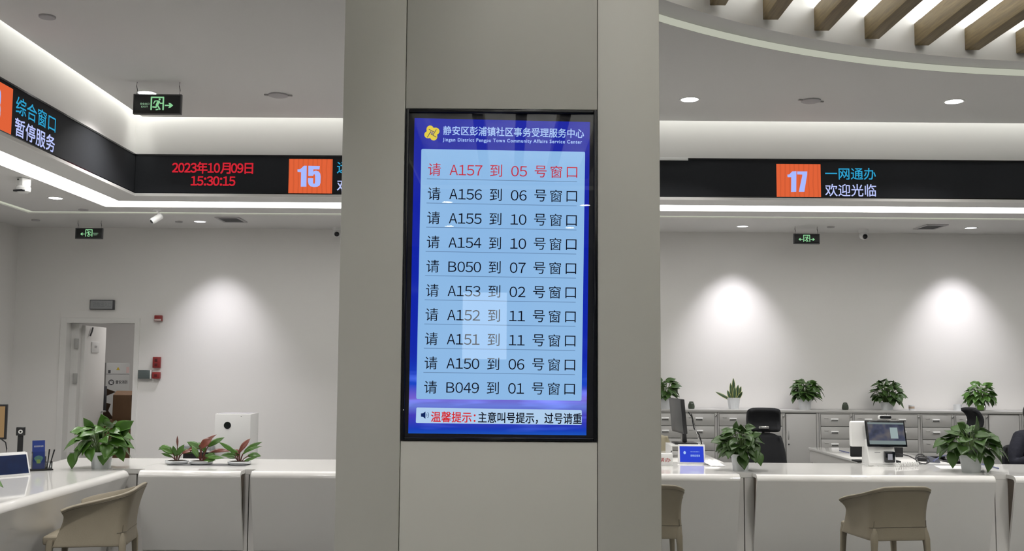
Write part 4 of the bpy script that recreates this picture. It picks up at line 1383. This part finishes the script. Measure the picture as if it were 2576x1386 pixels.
# tilted monitor on a riser, on a second return desk
t = thing('return_desk', 'white desk behind the small blue tablet, carrying the tilted monitor', 'desk', (.85, 9.6, 0))
part('top', MB().box(0, 1.10, 0, 1.25, .725, .75, .003), SOLID, t)
part('apron', MB().box(1.07, 1.09, .02, 1.23, .66, .724).box(.03, 1.07, 1.20, 1.23, .60, .724), SOLIDM, t)
for x in (.03, 1.06):
    for y in (.04, 1.19):
        part('leg', MB().box(x - .02, x + .02, y - .02, y + .02, 0, .66), SOLIDM, t)
MX, MY = 1.69, 10.2
t = thing('monitor_riser', 'white riser box under the tilted monitor', 'riser', (MX, MY, .75))
part('top', MB().box(-.15, .15, -.16, .16, .105, .12, .003), WHITE, t)
for sx in (-1, 1):
    part('side', MB().box(sx * .142 - .008, sx * .142 + .008, -.16, .16, 0, .105), WHITE, t)
part('knob', MB().cyl((-.142, -.161, .06), (-.142, -.164, .06), .006), GREYD, t)
t = thing('monitor', 'grey-faced monitor turned edge-on beside the column, on the white riser', 'monitor', (MX, MY, .87))
RM = Matrix.Translation((-.045, 0, 0)) @ Matrix.Rotation(radians(-86), 4, 'Z') @ Matrix.Rotation(radians(5), 4, 'X')
part('casing', MB().box(-.25, .25, .0, .035, .105, .43, .006, M=RM), BLACK, t)
part('screen', MB().box(-.243, .243, -.003, .0, .125, .424, .001, M=RM), mat('dark_grey_screen', (.045, .047, .048), .35), t, 'dark grey unlit screen')
part('stand', MB().box(-.03, .03, .04, .075, .012, .33, .005, M=RM), BLACK, t)
part('base', MB().box(-.10, .12, -.12, .12, 0, .014, .005), BLACK, t)
solo('cable_loop', MB().tube([(MX + .055, MY + .05, 1.17), (MX + .09, MY + .04, 1.12), (MX + .10, MY, 1.02), (MX + .145, MY - .02, .96), (MX + .165, MY - .03, .89), (MX + .175, MY - .04, .757)], .006, 8), BLACK, 'black cable hanging behind the tilted monitor', 'cable')
solo('cable_loop', MB().tube([(MX + .06, MY - .10, 1.16), (MX + .085, MY - .10, 1.06), (MX + .115, MY - .10, .96), (MX + .14, MY - .10, .885)], .005, 8), CHROME, 'silver cable stay beside the tilted monitor', 'cable')

# tablets
def tablet(label, loc, rz, w, h, tilt, scr_m, extra=None):
    t = thing('tablet_stand', label, 'tablet', loc, rz, 'white desk tablets')
    RT = Matrix.Rotation(radians(-tilt), 4, 'X')
    part('casing', MB().box(-w / 2, w / 2, 0, .02, 0, h, .005, M=RT), WHITE, t)
    s_ = part('screen', MB().box(-w / 2 + .013, w / 2 - .013, -.0015, .001, .016, h - .018, M=RT), scr_m, t, 'lit blue screen')
    d = .11
    part('foot', MB().prism([(.008, .002), (.02 + h * sin(radians(tilt)), h * .96), (.13, .002)], 'x', -w / 2 + .004, w / 2 - .004), WHITE, t)
    if extra:
        extra(s_, RT, w, h)
    return t
def t_extra(s_, RT, w, h):
    mb = MB()
    add_text(mb, '请稍后登录', RT @ Matrix.Translation((.03, -.0022, h * .42)), w * .36, h * .11, .006)
    part('screen_text', mb, I_PALE, s_, 'white screen text')
    mb = MB()
    add_text(mb, '静安区社区事务受理服务中心', RT @ Matrix.Translation((.03, -.0022, h * .62)), w * .34, h * .045, 0)
    part('screen_text', mb, I_PALE, s_, 'small white screen text')
    part('screen_badge', MB().poly([RT @ Vector((-.062 + .011 * cos(a), -.0022, h * .57 + .014 * sin(a))) for a in [i * pi / 8 for i in range(16)]]), I_PALE, s_, 'white round badge')
p = at(1741, 1167.5, Z=.75)
tablet('white tablet with bright blue screen on the counter beside the column', (p.x, p.y, .7505), radians(-3), .235, .175, 14, emi('tablet_blue', srgb(48, 70, 205), 1), t_extra)
t = thing('desk_sign', 'white box with red handwritten lettering beside the small blue tablet', 'sign', (1.345, 9.2, .75))
part('body', MB().box(-.135, .085, 0, .08, 0, .105, .003), WHITE, t)
mb = MB()
add_text(mb, '领帮办', Matrix.Translation((-.01, -.0008, .052)) @ Matrix.Shear('XZ', 4, (.25, 0)) if False else Matrix.Translation((-.01, -.0008, .052)), .15, .036, .012)
part('sign_text', mb, mat('red_ink', (.42, .05, .04), .5), t, 'red lettering')
solo('white_cloth', MB().grid([[(1.76 + .13 * i / 8 - .03 * (j / 5), 9.20 + .22 * j / 5, .7515 + .022 * (abs(sin(i * 1.1 + j * .8))) * (1 if 0 < i < 8 and j > 1 else .1) + .02 * (j / 5)) for i in range(9)] for j in range(6)]), PAPER, 'white crumpled bag on the counter behind the compact bushy plant', 'bag')
# payment terminal
p = at(2215, 1172, Z=.75)
t = thing('payment_terminal', 'white payment terminal with a tilted screen on the long counter', 'terminal', (p.x, p.y, .7502))
k = 8.92 / F_PX
bs = MB()
bs.prism([(-.04, 0), (-.045, .03), (.02, .225), (.13, .225), (.15, 0)], 'x', -.115, .125)
ob = part('base', bs, WHITE, t)
ob.modifiers.new('b', 'BEVEL').width = .006
part('foot_plate', MB().prism([(-.125, -.01), (-.05, -.055), (.12, -.055), (.16, -.02), (.16, .14), (-.125, .14)], 'z', .0, .012), WHITE, t)
part('slot', MB().box(-.055, -.005, -.018, -.008, .115, .121), GREYS, t)
rd = part('card_reader', MB().box(.02, .105, -.075, -.02, .035, .13, .006), BLACKG, t, 'black card reader')
part('card_screen', MB().box(.04, .08, -.077, -.0745, .058, .11), mat('card_pale', (.35, .36, .42), .3), rd, 'pale card symbol')
RS = Matrix.Translation((.055, -.03, .165)) @ Matrix.Rotation(radians(8), 4, 'Z') @ Matrix.Rotation(radians(-14), 4, 'X') @ Matrix.Rotation(radians(1), 4, 'Y')
shear = Matrix.Identity(4)
part('back_casing', MB().box(-.235, .12, .05, .10, .02, .245, .018, 3), WHITE, t).location = (0, .02, .14)
sc_ = part('screen', MB().box(-.185, .185, -.012, .012, .0, .235, .01, 3, M=RS), BLACKG, t, 'black framed screen')
def term_mat():
    mt, nt, b = _nt('terminal_screen_picture')
    N, L = nt.nodes, nt.links
    N.remove(b)
    tc = N.new('ShaderNodeTexCoord')
    ns = N.new('ShaderNodeTexNoise')
    ns.inputs['Scale'].default_value = 9
    L.new(tc.outputs['Object'], ns.inputs['Vector'])
    r = N.new('ShaderNodeValToRGB')
    e = r.color_ramp.elements
    e[0].position, e[0].color = .32, (*srgb(48, 50, 55), 1)
    e[1].position, e[1].color = .7, (*srgb(104, 100, 100), 1)
    x = e.new(.5)
    x.color = (*srgb(70, 74, 92), 1)
    L.new(ns.outputs['Fac'], r.inputs[0])
    em_ = N.new('ShaderNodeEmission')
    L.new(r.outputs[0], em_.inputs[0])
    L.new(em_.outputs[0], N['Material Output'].inputs[0])
    return mt
part('screen_picture', MB().box(-.168, .168, -.0135, -.0122, .022, .215, M=RS), term_mat(), sc_, 'dim city picture on the screen')
part('screen_bar', MB().box(-.168, .168, -.0142, -.0136, .022, .055, M=RS).box(-.168, .168, -.0142, -.0136, .200, .215, M=RS), emi('screen_bar', srgb(122, 134, 134), 1), sc_, 'pale bars on the screen')
part('screen_dialog', MB().box(.035, .105, -.0145, -.0137, .075, .172, M=RS), emi('screen_dialog', srgb(150, 166, 166), 1), sc_, 'pale dialog on the screen')
wc = part('camera_pod', MB().box(-.06, .06, -.012, .012, .242, .28, .011, 3, M=RS @ Matrix.Translation((.005, 0, 0))), WHITE, t)
part('camera_window', MB().box(-.05, .055, -.0145, -.011, .25, .274, .009, 3, M=RS @ Matrix.Translation((.005, 0, 0))), BLACKG, wc, 'black camera window')
# black monitor back behind the terminal
t = thing('monitor', 'low black monitor behind the white payment terminal', 'monitor', (3.38, 9.72, .75))
part('casing', MB().box(-.24, .24, 0, .03, .045, .26, .008), BLACK, t)
part('base', MB().box(-.2, .2, -.05, .12, 0, .015, .005).box(-.05, .05, .005, .03, .015, .1), BLACK, t)
# cables and small items
def px_tube(pts, r, Z=.7505):
    return [at(x, y, Z=Z) for x, y in pts]
mb = MB()
c0, c1 = at(2254, 1169, Z=.77), at(2312, 1166, Z=.77)
N = 120
pts = [c0 + (c1 - c0) * (i / N) + Vector((0, .012 * cos(i * 2 * pi / 12), .014 * sin(i * 2 * pi / 12))) for i in range(N + 1)]
solo('coil_cord', mb.tube(pts, .0042, 6), WHITE, 'white coiled cord lying right of the payment terminal', 'cord')
mb = MB()
cc = at(2318, 1156, Z=.79)
mb.tube([cc + Vector((.05 * cos(a), .03 * sin(a), .045 * sin(a))) for a in [i * 2 * pi / 20 for i in range(21)]], .005, 8)
mb.tube([cc + Vector((.06 * cos(a) + .02, .03 * sin(a) + .02, .03 * sin(a) - .005)) for a in [i * 2 * pi / 20 for i in range(21)]], .005, 8)
mb.tube([cc + Vector(v) for v in ((-.05, 0, .0), (-.10, .05, .03), (-.16, .12, .04), (-.22, .2, .03))], .005, 8)
solo('cable_coil', mb, BLACK, 'black cable loops on the counter right of the payment terminal', 'cable')
solo('mouse', MB().box(-.05, .05, -.03, .03, 0, .035, .014, 3, M=Matrix.Translation(at(2322, 1160, Z=.7505)) @ Matrix.Rotation(-.5, 4, 'Z')), BLACK, 'black mouse under the cable loops', 'mouse')
mb = MB()
mb.prism([(-.05, 0), (.06, 0), (.05, .03), (-.045, .055)], 'y', -.03, .03, M=Matrix.Translation(at(2347, 1163, Z=.7505)) @ Matrix.Rotation(-.25, 4, 'Z'))
solo('card_holder', mb, mat('grey_blue_plastic', (.16, .17, .22), .3, trans=.2), 'grey-blue plastic holder between cables and white paper', 'holder')
solo('blue_cable', MB().tube([at(2348, 1160, Z=.79), at(2366, 1148, Z=.80), at(2385, 1145, Z=.79), at(2408, 1149, Z=.77), at(2440, 1160, Z=.765), at(2490, 1172, Z=.757), at(2512, 1178, Z=.756)], .0055, 8), BLUEC, 'blue cable looping behind the spreading plant', 'cable')
solo('paper_sheet', MB().box(-.115, .115, -.15, .15, 0, .0012, M=Matrix.Translation(at(2393, 1176, Z=.7505)) @ Matrix.Rotation(-.2, 4, 'Z')), PAPER, 'white paper sheet on the counter left of the spreading plant', 'paper')
solo('pen', MB().cyl(at(2112, 1133, Z=.757), at(2136, 1139, Z=.757), .005), BLUEC, 'blue pen lying on the white desk', 'pen')

# ------------------------------------------------------------------ left counter equipment
def dark_blue_screen():
    mt, nt, b = _nt('left_tablet_screen')
    N, L = nt.nodes, nt.links
    tc = N.new('ShaderNodeTexCoord')
    ns = N.new('ShaderNodeTexNoise')
    ns.inputs['Scale'].default_value = 12
    L.new(tc.outputs['Object'], ns.inputs['Vector'])
    r = N.new('ShaderNodeValToRGB')
    r.color_ramp.elements[0].color = (*srgb(6, 20, 52), 1)
    r.color_ramp.elements[1].color = (*srgb(16, 52, 98), 1)
    L.new(ns.outputs['Fac'], r.inputs[0])
    L.new(r.outputs[0], b.inputs['Emission Color'])
    b.inputs['Emission Strength'].default_value = .55
    b.inputs['Base Color'].default_value = (.01, .01, .02, 1)
    b.inputs['Roughness'].default_value = .15
    return mt
p = at(36, 1198, Z=.75)
tablet('white tablet with dark blue screen on the left counter', (p.x, p.y, .7505), radians(54), .26, .18, 20, dark_blue_screen())
p = at(97, 1184, Z=.75)
t = thing('brochure_holder', 'clear brochure holder with blue leaflets and pens on the left counter', 'brochure holder', (p.x, p.y + .03, .7502), radians(38))
part('base', MB().box(-.085, .085, -.05, .05, 0, .012, .002), BLACK, t, 'black base')
part('acrylic_pocket', MB().box(-.07, .03, -.036, -.034, .012, .15).box(-.07, -.068, -.034, .03, .012, .15).box(.03, .032, -.036, .03, .012, .11), ACRYL, t)
RB = Matrix.Translation((-.02, -.028, .013)) @ Matrix.Rotation(radians(-8), 4, 'X')
lf = solo('leaflet', MB().box(-.047, .047, 0, .006, 0, .225), mat('blue_leaflet', srgb(44, 66, 140), .4, var=.08), 'blue leaflet standing in the clear brochure holder', 'leaflet')
lf.matrix_world = Matrix.Translation((p.x, p.y + .03, .7502)) @ Matrix.Rotation(radians(38), 4, 'Z') @ RB
mb = MB()
add_text(mb, '便民服务指南', Matrix.Translation((0, -.0006, .178)), .07, .014, .006)
part('leaflet_text', mb, mat('leaflet_white', (.6, .62, .68), .5), lf, 'pale heading')
part('leaflet_picture', MB().poly([(.03 * cos(a) * (1 + .25 * sin(3 * a)), -.0006, .075 + .032 * sin(a)) for a in [i * pi / 12 for i in range(24)]]), mat('leaflet_green', (.13, .30, .27), .5, var=.4, scale=60), lf, 'green picture')
part('leaflet_picture', MB().box(-.015, .012, -.0011, -.0007, .045, .075), mat('leaflet_lime', (.35, .48, .12), .5), lf, 'lime square')
for i, (x, a) in enumerate(((.05, 5), (.065, 14))):
    pn = solo('pen', MB().cyl((0, 0, 0), (0, 0, .11), .0045).cyl((0, 0, .11), (0, 0, .15), .0055), [BLACK], 'black pen leaning in the brochure holder, ' + ('nearer the leaflet' if i == 0 else 'farther from the leaflet'), 'pen', 'pens in the brochure holder')
    pn.matrix_world = Matrix.Translation((p.x, p.y + .03, .7502)) @ Matrix.Rotation(radians(38), 4, 'Z') @ Matrix.Translation((x, .0, .0135)) @ Matrix.Rotation(radians(a), 4, 'Y')
part('pen_cup', MB().box(.036, .038, -.03, .03, .012, .07).box(.08, .082, -.03, .03, .012, .07).box(.038, .08, -.03, -.028, .012, .07), ACRYL, t)
t = thing('webcam_stand', 'black camera on a dark post on the left counter', 'webcam', (-3.80, 8.32, .7502), radians(20))
part('foot', MB().box(-.05, .05, -.04, .04, 0, .01, .003), BLACK, t)
part('post', MB().box(-.02, .02, -.012, .012, .01, .285, .004), BLACK, t)
hd_ = part('head', MB().box(-.032, .032, -.025, .025, .285, .35, .004), BLACK, t)
part('lens', MB().lathe([(.016, 0), (.016, .006), (.008, .006)], n=20, M=Matrix.Rotation(pi / 2, 4, 'X')).shift(Vector((0, -.025, .315))), WHITE, hd_, 'white lens ring')
part('pupil', MB().lathe([(.0075, 0), (.007, .007)], n=16, M=Matrix.Rotation(pi / 2, 4, 'X')).shift(Vector((0, -.025, .315))), BLACKG, hd_, 'black lens centre')
t = thing('return_desk', 'white staff desk behind the left counter', 'desk', (-4.95, 7.4, 0))
part('top', MB().box(0, 1.06, 0, 1.5, .725, .75, .003), SOLID, t)
for x in (.04, 1.0):
    for y in (.05, 1.45):
        part('leg', MB().box(x - .02, x + .02, y - .02, y + .02, 0, .725), SOLIDM, t)
t = thing('monitor_riser', 'white riser under the monitor at the left picture edge', 'riser', (-4.12, 8.45, .75))
part('top', MB().box(-.22, .22, -.12, .12, .10, .115, .003), WHITE, t)
for sx in (-1, 1):
    part('side', MB().box(sx * .21 - .008, sx * .21 + .008, -.12, .12, 0, .10), WHITE, t)
t = thing('monitor', 'black monitor with a tan picture at the left picture edge', 'monitor', (-4.12, 8.45, .865), radians(14))
part('casing', MB().box(-.36, .135, 0, .035, .125, .405, .006), BLACK, t)
part('screen', MB().box(-.345, .118, -.002, .001, .142, .388), emi('tan_screen', srgb(140, 114, 80), 1), t, 'tan screen picture')
part('stand', MB().box(-.14, -.08, .01, .03, .012, .32, .004).box(-.2, -.02, -.06, .06, 0, .012, .003), WHITE, t)
part('cable', MB().tube([(.09, .03, .13), (.125, .04, .10), (.135, .04, .05), (.13, .04, .002)], .005, 8), BLACK, t)

# ------------------------------------------------------------------ things behind the short counter
t = thing('side_table', 'low white side table behind the short counter', 'table', (-3.0, 10.75, 0))
part('top', MB().box(-.55, .7, -.3, .3, .42, .45, .003), WHITE, t)
for x in (-.5, .65):
    for y in (-.25, .25):
        part('leg', MB().box(x - .02, x + .02, y - .02, y + .02, 0, .42), WHITE, t)
a, c = at(541, 1041, Y=10.6), at(612, 1041, Y=10.6)
t = thing('air_purifier', 'white box-shaped air purifier with a round black window behind the plants', 'air purifier', (a.x, 10.6, .45))
w = c.x - a.x
part('body', MB().box(0, w + .075, 0, .34, 0, a.z - .45, .006), WHITE, t)
part('top_grille', MB().box(.02, w + .055, .03, .31, a.z - .45, a.z - .447), mat('pale_grille', (.55, .54, .58), .5), t)
q = at(572, 1070, Y=10.6)
part('display_window', MB().lathe([(.036, 0), (.034, .004)], n=28, M=Matrix.Rotation(pi / 2, 4, 'X')).shift(Vector((q.x - a.x, 0, q.z - .45))), BLACKG, t, 'round black window')
part('button', MB().cyl((w - .02, .001, a.z - .475), (w - .02, -.002, a.z - .475), .004), GREYD, t)
a, c = at(463, 1120, Y=10.5), at(532, 1158, Y=10.5)
t = thing('printer', 'black and white printer behind the middle red-leaved plant', 'printer', ((a.x + c.x) / 2, 10.62, .45))
w = (c.x - a.x) / 2
part('body', MB().box(-w, w, -.15, .15, 0, .29, .008), BLACK, t, 'black body')
part('lid', MB().box(-w, w, -.15, .15, .30, .35, .008), GREYS, t, 'grey lid')
part('paper_tray', MB().box(-w + .01, w - .01, -.17, .15, .288, .302), WHITE, t)
t = thing('monitor', 'dark monitor edge showing at the left side of the column', 'monitor', (-1.285, 9.3, .75), radians(70))
part('casing', MB().box(-.25, .25, -.015, .015, .10, .33, .005), BLACK, t)
part('stand', MB().box(-.03, .03, .015, .035, .012, .25, .004).lathe([(.1, 0), (.1, .012)], n=24), BLACK, t)

# ------------------------------------------------------------------ seated person at the right edge
def skin_obj(name, verts, edges, radii, m_, parent, label=None, sub=2):
    me = bpy.data.meshes.new(name)
    me.from_pydata(verts, edges, [])
    me.materials.append(m_)
    o = link(name, me, parent, label)
    md = o.modifiers.new('skin', 'SKIN')
    md.use_smooth_shade = True
    for i, r in enumerate(radii):
        v = me.skin_vertices[0].data[i]
        v.radius = r if isinstance(r, tuple) else (r, r)
        v.use_root = (i == 0)
    s_ = o.modifiers.new('sub', 'SUBSURF')
    s_.levels = s_.render_levels = sub
    return o
pr = thing('person', 'person in a dark navy jacket seated behind the counter at the right edge', 'person', (4.97, 9.98, 0), radians(12))
# faces -y. jacketed torso and arms, trousers, head, hands
tv = [(0, .03, .50), (0, .05, .66), (0, .05, .82), (0, .03, .95), (0, .01, 1.02),
      (-.15, .02, .955), (-.225, .0, .86), (-.265, -.04, .72), (-.20, -.24, .785), (-.12, -.40, .80),
      (.15, .02, .955), (.225, .0, .86), (.265, -.04, .72), (.20, -.24, .785), (.12, -.40, .80)]
te = [(0, 1), (1, 2), (2, 3), (3, 4), (3, 5), (5, 6), (6, 7), (7, 8), (8, 9), (3, 10), (10, 11), (11, 12), (12, 13), (13, 14)]
tr = [(.17, .13), (.165, .125), (.175, .125), (.13, .10), (.062, .062), .085, .072, .066, .055, .045, .085, .072, .066, .055, .045]
skin_obj('jacket', tv, te, tr, NAVY, pr, 'dark navy jacket')
lv = [(0, .03, .53), (-.09, 0, .53), (-.10, -.40, .55), (-.10, -.36, .12), (-.10, -.48, .05), (.09, 0, .53), (.10, -.40, .55), (.10, -.36, .12), (.10, -.48, .05)]
le = [(0, 1), (1, 2), (2, 3), (3, 4), (0, 5), (5, 6), (6, 7), (7, 8)]
skin_obj('trousers', lv, le, [.11, .10, .075, .052, .045, .10, .075, .052, .045], BLACK, pr)
hv = [(0, .01, 1.0), (0, .0, 1.07), (0, -.01, 1.13), (0, -.02, 1.19), (0, -.01, 1.245)]
skin_obj('head', hv, [(0, 1), (1, 2), (2, 3), (3, 4)], [.052, .052, (.072, .082), (.080, .095), (.062, .075)], SKIN, pr, 'head and neck')
fc = MB()
fc.prism([(-.012, 0), (.012, 0), (0, .045)], 'y', -.128, -.10).shift(Vector((0, 0, 1.155)))
part('nose', fc, SKIN, pr)
part('mouth', MB().box(-.022, .022, -.112, -.095, 1.125, 1.133, .003), REDL, pr)
for sx in (-1, 1):
    part('eye', MB().lathe([(.003, -.0045), (.0075, 0), (.003, .0045)], n=12).shift(Vector((sx * .030, -.1, 1.20))), BLACK, pr)
    part('ear', MB().box(sx * .085 - .008, sx * .085 + .008, -.02, .02, 1.165, 1.22, .007), SKIN, pr)
hr_ = MB()
hr_.grid([[(.094 * cos(a) * cos(e), .015 + .108 * sin(a) * cos(e), 1.20 + .102 * sin(e)) for a in [radians(-20 + 220 * i / 16) for i in range(17)]] for e in [radians(-30 + 120 * j / 8) for j in range(9)]])
hr_.grid([[(.094 * cos(a) * cos(e), .015 + .108 * sin(a) * cos(e), 1.20 + .102 * sin(e)) for a in [radians(200 + 140 * i / 10) for i in range(11)]] for e in [radians(38 + 52 * j / 4) for j in range(5)]])
oh = part('hair', hr_, HAIR, pr)
oh.modifiers.new('s', 'SOLIDIFY').thickness = .012
for sx in (-1, 1):
    bx, by, bz_ = sx * .12, -.40, .80
    vs = [(bx, by, bz_), (bx - sx * .02, by - .06, bz_ - .012), (bx - sx * .03, by - .10, bz_ - .015)]
    es = [(0, 1), (1, 2)]
    rs = [(.024, .028), (.034, .018), (.032, .014)]
    skin_obj('hand', vs, es, rs, SKIN, pr)
    for f_ in range(4):
        o_ = (f_ - 1.5) * .019
        L_ = (.058, .070, .066, .05)[f_ if sx > 0 else 3 - f_]
        b_ = Vector((bx - sx * .032 + o_, by - .105, bz_ - .014))
        skin_obj('finger', [tuple(b_), tuple(b_ + Vector((0, -L_ * .5, .003))), tuple(b_ + Vector((0, -L_ * .85, -.010))), tuple(b_ + Vector((0, -L_, -.022)))], [(0, 1), (1, 2), (2, 3)], [.009, .0085, .008, .0065], SKIN, pr, sub=1)
    b_ = Vector((bx - sx * .045, by - .055, bz_ - .012))
    skin_obj('thumb', [tuple(b_), tuple(b_ + Vector((-sx * .028, -.025, -.004))), tuple(b_ + Vector((-sx * .036, -.052, -.012)))], [(0, 1), (1, 2)], [.011, .0095, .0075], SKIN, pr, sub=1)
office_chair('black office chair carrying the seated person at the right edge', (4.99, 10.03, -.0), radians(12), low=True)

# ------------------------------------------------------------------ rear of the hall, seen only as reflections in the display glass
t = thing('notice_board', 'backlit notice board on the far rear wall, seen only reflected in the display', 'notice board', (-.46, YN + .02, 1.70))
part('case', MB().box(-.46, .46, -.015, .03, 0, 1.36, .01), WHITE, t)
part('lit_face', MB().box(-.43, .43, .03, .034, .03, 1.33), emi('notice_light', (.9, .95, 1), 3.5), t)
